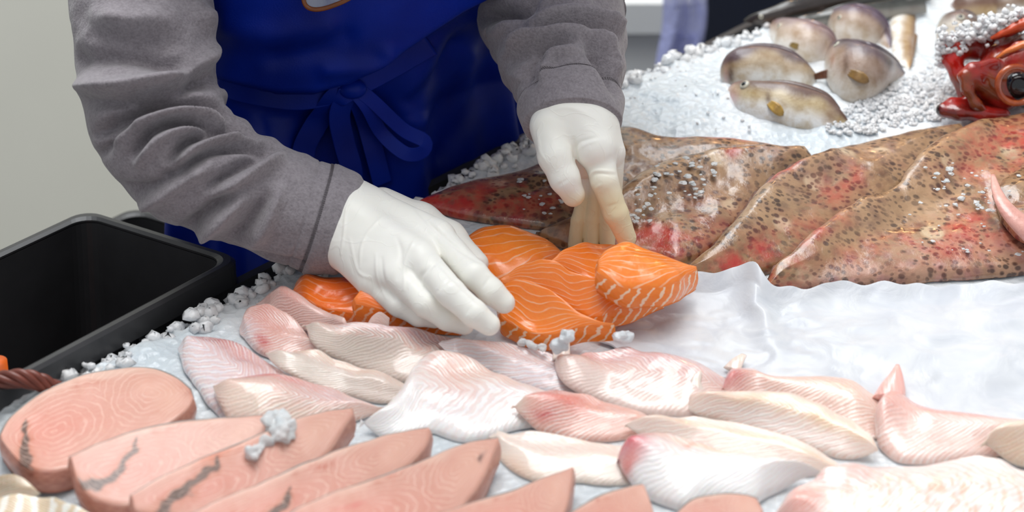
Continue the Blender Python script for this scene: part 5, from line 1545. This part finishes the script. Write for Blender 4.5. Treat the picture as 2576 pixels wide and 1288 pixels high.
# overlock stitches round the cuffs
for R in (RR, RL):
    n = R.shape[0] - 6
    pth = R[:n].mean(1); s_ = np.r_[0, np.cumsum(np.linalg.norm(np.diff(pth, axis=0), axis=1))]; se = s_[-1] - s_
    i = int(np.argmin(abs(se - .0293))); i2 = int(np.argmin(abs(se - .0322)))
    mb = MB()
    for j in range(0, R.shape[1]):
        if j % 1: continue
        a = R[i, j]; b_ = R[i2, (j + 1) % R.shape[1]]
        nn_ = (a - pth[i]); nn_ /= np.linalg.norm(nn_)
        a = a + nn_ * .0001; b_ = b_ + nn_ * .0004
        t = np.cross(b_ - a, nn_); t /= np.linalg.norm(t); t *= .0003
        mb.add([a + t, a - t, b_ - t, b_ + t, a + nn_ * .0004, b_ + nn_ * .0004], [[0, 1, 4], [2, 3, 5], [0, 4, 5, 3], [1, 2, 5, 4]])
    mb.build('cuff_stitching', MAT['stitch_grey'], jk)

# body (mostly under clothes)
s = trunk(-.006, .88)
wr_ = PY(868, 568, -.036); wl_ = PY(1441, 300, .016)
el_R, el_L = PY(420, 345, -.02), PY(1400, 0, .18)
s.chain([SHR] + [RR[k].mean(0) for k in range(0, 300, 20)] + [wr_], [.040] + list(np.linspace(.030, .026, 15)) + [.024], .02)
s.chain([SHL] + [RL[k].mean(0) for k in range(0, 300, 20)] + [wl_], [.045] + list(np.linspace(.042, .028, 15)) + [.026], .02)
s.cap(wr_, P(985, 625, .062), .022, .020, .01); s.cap(wl_, PY(1465, 345, -.005), .020, .016, .01)
for l in (-.085, .085):
    s.chain([ax_pt(.86, 0, l), ax_pt(.47, .02, l * 1.05), ax_pt(.09, -.02, l * 1.1)], [.085, .058, .04], .03)
    s.cap(ax_pt(.045, -.04, l * 1.1), ax_pt(.035, .13, l * 1.2), .04, .032, .03)
nk, hd = ax_pt(1.36, -.01), ax_pt(1.52, .06)
s.cap(nk, hd, .055, .052, .03)
s.ell(hd + [0, 0, .03], (.074, .088, .105), .03)
fw = np.array([FAC[0] * .85, FAC[1] * .85, -.5]); lt = np.array([LAT[0], LAT[1], 0])
s.cap(hd + fw * .085 + [0, 0, .03], hd + fw * .112 + [0, 0, .004], .010, .014, .01)
s.cap(hd + fw * .075 + [0, 0, -.05] - lt * .02, hd + fw * .075 + [0, 0, -.05] + lt * .02, .018, .018, .02)
for g_ in (-1, 1):
    s.ell(hd + lt * g_ * .076 + [0, 0, .02], (.016, .02, .03), .006)
    s.ell(hd + fw * .094 + lt * g_ * .032 + [0, 0, .035], (.016, .016, .010), .008, cut=True)
V, F = s.mesh(.009); V = smooth_mesh(V, F, 2)
mk('body', V, F, MAT['skin'], vendor)
s = SDF(); s.ell(hd + [0, 0, .05] - fw * .02, (.084, .096, .094), .02); s.ell(hd + fw * .09 + [0, 0, -.01], (.07, .07, .075), .02, cut=True)
V, F = s.mesh(.008); V = V + .003 * vnoise(V * 90, 2)[:, None]; mk('hair', V, F, MAT['dark_hair'], vendor)
for g_ in (-1, 1):
    V, F = ellipsoid(hd + fw * .082 + lt * g_ * .032 + [0, 0, .036], (.012, .012, .012), 16, 10); mk('eye', V, F, MAT['pale_iris'], vendor)
V, F = tube([hd + fw * .096 + [0, 0, -.037] - lt * .022, hd + fw * .1 + [0, 0, -.039], hd + fw * .096 + [0, 0, -.037] + lt * .022], [.002, .005, .002], 10, .6), None
Vm, Fm = loft(V); mk('mouth', Vm, Fm, MAT['red_brown_cord'], vendor)
s = SDF()
for l in (-.085, .085): s.chain([ax_pt(.88, 0, l), ax_pt(.47, .02, l * 1.05), ax_pt(.10, -.02, l * 1.1)], [.102, .075, .062], .03)
V, F = s.mesh(.012); V = smooth_mesh(V, F, 2); mk('trousers', V, F, MAT['navy_trousers'], vendor)
for l in (-.085, .085):
    s = SDF(); s.cap(ax_pt(.05, -.05, l * 1.1), ax_pt(.042, .15, l * 1.2), .05, .041, .03); s.cap(ax_pt(.06, -.04, l * 1.1), ax_pt(.1, -.03, l * 1.1), .05, .05, .02)
    V, F = s.mesh(.008); V[:, 2] = np.maximum(V[:, 2], .002); mk('shoe', V, F, MAT['black_plastic'], vendor)

# ------------------------------------------------------------------ apron
waist_px = np.array([(440, 190), (520, 190), (600, 214), (700, 240), (790, 240), (870, 218), (950, 170), (1010, 128), (1075, 80), (1130, 40), (1200, 0), (1300, -40)])
nt_, nz_ = 220, 260
th = np.radians(np.linspace(-112, 112, nt_)); zz = np.linspace(.42, 1.31, nz_)
G_ = np.zeros((nt_, nz_, 3)); NN = np.zeros((nt_, nz_, 3))
for j, z in enumerate(zz):
    fl = sm(.98, .60, z)
    a_l, a_f = .197 + .035 * fl, .128 + .02 * fl + .012 * sm(1.0, 1.15, z)
    c0 = ax_pt(z)
    for i, t in enumerate(th):
        st, ct = math.sin(t), math.cos(t)
        q = LAT * a_l * st + FAC * a_f * ct
        G_[i, j] = c0 + np.array([q[0], q[1], 0])
        nq = LAT * st / a_l + FAC * ct / a_f; nq /= np.linalg.norm(nq); NN[i, j] = [nq[0], nq[1], 0]
q = proj(G_.reshape(-1, 3)).reshape(nt_, nz_, 2)
wy = np.interp(q[..., 0], waist_px[:, 0], waist_px[:, 1])
dl = wy - q[..., 1]                                  # above the tied waist: positive
pouch = 0.030 * sm(-4, 34, dl) * np.exp(-np.clip(dl, 0, None) / 230) - 0.004 * np.exp(-((dl + 22) / 18) ** 2)
disp = pouch
ang = th[:, None] + 0 * zz[None]
low = sm(-10, -140, dl)
disp = disp + low * (.010 * np.sin(ang * 9 + 1.2 + 1.5 * zz[None]) + .006 * np.sin(ang * 17 + 3 * zz[None])) + .006 * fbm(np.stack([ang * 2.5, zz[None] * 6 + 0 * ang, 0 * ang], -1), 3, 15)
flat = lambda poly, amp, w: amp * np.exp(-(polydist(q.reshape(-1, 2), spline(poly, 20))[0].reshape(nt_, nz_) / w) ** 2)
disp = disp + flat([(820, 160), (930, 150), (960, 120)], .007, 22) + flat([(700, 130), (800, 110), (860, 80)], -.006, 26) + flat([(1150, 110), (1100, 180), (1020, 250)], -.008, 18) + flat([(1180, 140), (1120, 220), (1050, 290)], .007, 24)
disp = disp + flat([(1230, 100), (1200, 240), (1130, 400)], -.006, 24) + flat([(600, 260), (680, 290), (800, 300)], -.005, 16) + flat([(600, 60), (700, 80), (820, 60)], .006, 34)
Gs = G_ + disp[..., None] * NN
Vv = np.concatenate([Gs, (Gs - NN * .0016)[::-1]], 0)
rows = Vv.transpose(1, 0, 2)
V, F = loft(rows)
ap = mk('apron', V, F, MAT['apron'], vendor); ap['label'] = 'dark blue apron with bib folded over the tied waist'
def apron_pt(px, py, off=.004):
    k = np.argmin((q[..., 0] - px) ** 2 + (q[..., 1] - py) ** 2 + 1e5 * (NN @ FWD > 0)); i, j = np.unravel_index(k, q.shape[:2])
    return Gs[i, j] + NN[i, j] * off
def ribbon(name, pts, w, off, parent):
    c = np.array([apron_pt(a, b_, o) for (a, b_), o in zip(pts, off)])
    c = spline(c, 60); T = np.gradient(c, axis=0); T /= np.linalg.norm(T, axis=1)[:, None]
    side = np.cross(T, [0.45, -0.85, .1]); side /= np.linalg.norm(side, axis=1)[:, None]
    nn_ = np.cross(side, T)
    rows = [[c[k] + side[k] * w * s_ + nn_[k] * (.0008 if f else -.0008) for s_, f in ((-1, 1), (-.93, 1), (0, 1), (.93, 1), (1, 1), (1, 0), (.93, 0), (0, 0), (-.93, 0), (-1, 0))] for k in range(60)]
    V, F = loft(rows); return mk(name, V, F, MAT['apron'], parent)
ribbon('waist_tie', [(540, 205), (640, 236), (760, 246), (880, 226), (980, 176), (1080, 110)], .012, [.003] * 6, ap)
ribbon('bow_loop', [(890, 222), (930, 245), (985, 300), (1022, 330), (1018, 355), (985, 360), (945, 320), (915, 262), (893, 226)], .007, [.008, .014, .018, .018, .020, .022, .022, .018, .010], ap)
ribbon('bow_loop', [(880, 224), (840, 250), (800, 300), (770, 360), (760, 400)], .012, [.008, .012, .012, .010, .008], ap)
ribbon('tie_end', [(878, 226), (850, 280), (862, 350), (876, 420), (884, 480)], .011, [.008, .012, .014, .012, .010], ap)
ribbon('tie_end', [(894, 226), (920, 300), (940, 380), (956, 460)], .010, [.008, .010, .012, .010], ap)
V, F = ellipsoid(apron_pt(886, 222, .008), (.014, .010, .010), 20, 12); mk('bow_knot', V, F, MAT['apron'], ap)
# ------------------------------------------------------------------ gloves
def glove(name, s, colf, label, creases=()):
    V, F = s.mesh(.00105); V = smooth_mesh(V, F, 3)
    N = normals(V, F)
    q_ = proj(V); wf = sm(0.05, 0.45, -(N @ FWD))
    for poly, amp, w in creases:
        d, pos = polydist(q_, spline(poly, 30)[:, :2])
        V = V + N * (amp * np.exp(-(d / w) ** 2) * wf * np.sin(math.pi * np.clip(.06 + .88 * pos, 0, 1)) ** .5)[:, None]
    N = normals(V, F)
    V = V + N * (.0005 * fbm(V * 75, 2, 3))[:, None]
    g_ = mk(name, V, F, MAT['glove'], vendor, {'col': ('FLOAT_COLOR', colf(V))}); g_['label'] = label
    return g_


s = SDF(); K = .010
A_ = lambda x, y, h: P(x, y, h)
mcI, mcM, mcR, mcP = A_(1103, 596, .070), A_(1056, 648, .068), A_(998, 690, .056), A_(938, 708, .042)
wI, wM, wR, wP = A_(905, 507, .072), A_(888, 548, .072), A_(872, 592, .062), A_(866, 632, .048)
for a, b_, r0, r1 in ((wI, mcI, .0165, .0155), (wM, mcM, .019, .0160), (wR, mcR, .0185, .0155), (wP, mcP, .0165, .0150)): s.cap(a, b_, r0, r1, .014)
s.cap(A_(820, 520, .072), A_(892, 548, .066), .034, .026, .02); s.cap(A_(830, 570, .05), A_(880, 600, .05), .03, .022, .02)
s.chain([A_(960, 520, .055), A_(1060, 560, .048), A_(1130, 596, .042), A_(1200, 662, .036)], [.018, .0165, .0135, .0105], .009)      # thumb on the far side
kf = .0032
s.chain([mcI, A_(1192, 690, .066), A_(1236, 733, .054), A_(1268, 762, .044)], [.0138, .0120, .0112, .0096], kf)
s.chain([mcM, A_(1134, 736, .064), A_(1192, 788, .052), A_(1230, 816, .042)], [.0142, .0122, .0114, .0096], kf)
s.chain([mcR, A_(1072, 765, .046), A_(1124, 800, .034), A_(1168, 818, .026)], [.0140, .0118, .0106, .0088], kf)
s.chain([mcP, A_(1004, 764, .034), A_(1052, 792, .026), A_(1094, 802, .021)], [.0135, .0110, .0098, .0082], kf)
def colA(V):
    n = (0.5 + 0.5 * fbm(V * 30, 2, 7))[:, None]
    return L(249, 248, 238) * n + L(252, 251, 245) * (1 - n)
glove('glove', s, colA, 'white latex glove spread over the salmon', [([(858, 639), (866, 580), (871, 528), (888, 490), (913, 470)], .0009, 3.5), ([(905, 673), (909, 622), (926, 584), (965, 541)], .0008, 3.5), ([(960, 650), (965, 699), (990, 754)], -.0010, 5),
    ([(945, 640), (950, 700), (972, 750)], .0008, 4), ([(1016, 729), (1020, 656), (1042, 605), (1054, 579)], .0008, 3.5), ([(1059, 716), (1063, 690), (1106, 652)], -.0014, 5), ([(1140, 695), (1118, 715), (1101, 733)], -.0007, 4), ([(1110, 596), (1128, 600), (1140, 609)], .0007, 3.5),
    ([(1050, 530), (1110, 590), (1170, 637), (1214, 662)], -.0016, 6), ([(1000, 600), (1010, 640), (1000, 700)], -.0008, 6), ([(880, 600), (900, 680), (930, 700)], .0006, 4), ([(1185, 770), (1172, 790)], -.0005, 4), ([(1230, 700), (1216, 722)], -.0005, 4), ([(1106, 668), (1140, 700), (1180, 740), (1230, 780)], -.0012, 4)])
s = SDF()
Bq = lambda x, y, Y: PY(x, y, Y)
s.cap(Bq(1425, 215, .060), Bq(1420, 300, .012), .030, .029, .012)
s.cap(Bq(1462, 240, .050), Bq(1475, 305, .008), .026, .026, .012)
s.cap(Bq(1418, 285, .006), Bq(1400, 322, -.004), .0265, .0215, .010)
s.cap(Bq(1460, 285, .006), Bq(1496, 372, -.020), .024, .0195, .012)
s.cap(Bq(1500, 320, .010), Bq(1534, 385, -.004), .018, .0145, .014)
s.cap(Bq(1440, 300, .03), Bq(1470, 400, .02), .024, .018, .014)
s.chain([Bq(1384, 318, -.006), Bq(1397, 395, -.028), Bq(1420, 448, -.036), Bq(1442, 489, -.036)], [.0185, .0150, .0136, .0110], .0042)
s.chain([Bq(1508, 405, -.022), Bq(1520, 455, -.034), Bq(1548, 535, -.038), Bq(1576, 598, -.037)], [.0150, .0122, .0112, .0092], kf)
s.chain([Bq(1540, 395, -.002), Bq(1540, 480, .000), Bq(1530, 550, .002), Bq(1528, 612, .000)], [.0115, .0092, .0082, .0072], .0012)
s.chain([Bq(1505, 410, .018), Bq(1504, 490, .010), Bq(1493, 550, .006), Bq(1487, 614, .002)], [.0115, .0090, .0080, .0070], .0012)
s.chain([Bq(1475, 410, .028), Bq(1474, 500, .018), Bq(1457, 555, .010), Bq(1446, 616, .006)], [.0110, .0086, .0078, .0068], .0012)
def colB(V):
    c = colA(V); qq = proj(V)
    k = np.clip(sm(400, 520, qq[:, 1]) * sm(1455, 1500, qq[:, 0] + (qq[:, 1] - 480).clip(0) * .6) * .75 + .5 * sm(470, 505, qq[:, 1]) * np.exp(-((qq[:, 0] - 1440) / 40) ** 2), 0, .8)[:, None]
    return c * (1 - k) + L(236, 216, 164) * k  # light through the thin glove, painted as yellow on the fingers
glove('glove', s, colB, 'white glove, fingers tinted as if lit through, pinching the back of the salmon', [([(1479, 446), (1498, 430), (1545, 432)], .0010, 4), ([(1484, 456), (1500, 438), (1546, 440)], -.0008, 4), ([(1498, 475), (1514, 463)], .0007, 3.5), ([(1444, 374), (1460, 357), (1495, 346)], -.0010, 4), ([(1452, 382), (1468, 366), (1500, 354)], .0007, 4),
    ([(1444, 350), (1448, 397), (1456, 420)], -.0020, 6), ([(1352, 330), (1358, 380), (1376, 410)], .0006, 4), ([(1400, 470), (1430, 450)], -.0005, 4), ([(1530, 520), (1552, 512)], -.0006, 4), ([(1360, 285), (1430, 270), (1500, 300)], .0005, 6)])

# ------------------------------------------------------------------ eyeglasses hanging on the apron bib
eg = empty('eyeglasses', apron_pt(840, 0, .02)); tag(eg, 'amber rimmed eyeglasses hanging at the top of the blue apron bib', 'eyeglasses')
cg = apron_pt(840, 2, .018) + np.array([0, 0, .013]); sx = 1 / 2480.0
U1 = np.array([.93, -.05, .37]); U2 = np.array([0, .30, .954])
def rim(cx, cz):
    t = np.linspace(0, 2 * math.pi, 49)
    p = [cg + U1 * (cx + 76 * sx * np.sign(math.cos(a)) * abs(math.cos(a)) ** .8) + U2 * (cz + 46 * sx * np.sign(math.sin(a)) * abs(math.sin(a)) ** .8) for a in t]
    return np.array(p)
for cx in (0.0, 190 * sx):
    r_ = rim(cx, 30 * sx)
    R = tube(r_, .0022, 10); R[-1] = R[0]
    V, F = loft(R, cap=False); mk('rim', V, F, MAT['amber_rim'], eg)
    Vl = np.vstack([r_[:-1], r_[:-1].mean(0)[None]]); Fl = [[k, (k + 1) % 48, 48] for k in range(48)]
    Vl2 = np.vstack([Vl + [0, .0006, 0], Vl - [0, .0006, 0]]); mk('lens', Vl2, Fl + [[i + 49 for i in f[::-1]] for f in Fl], MAT['clear_film'], eg)
V, F = loft(tube(spline([cg + U1 * 76 * sx + U2 * 40 * sx, cg + U1 * 95 * sx + U2 * 50 * sx, cg + U1 * 114 * sx + U2 * 40 * sx], 12), .0018, 8)); mk('bridge', V, F, MAT['amber_rim'], eg)
for x0 in (-76, 266):
    V, F = loft(tube(spline([cg + U1 * x0 * sx + U2 * 45 * sx, cg + U1 * x0 * sx + U2 * 120 * sx + [0, -.006, 0], cg + U1 * (x0 * .7 + 30) * sx + U2 * 300 * sx + [0, -.004, 0]], 20), .0017, 8)); mk('temple', V, F, MAT['amber_rim'], eg)
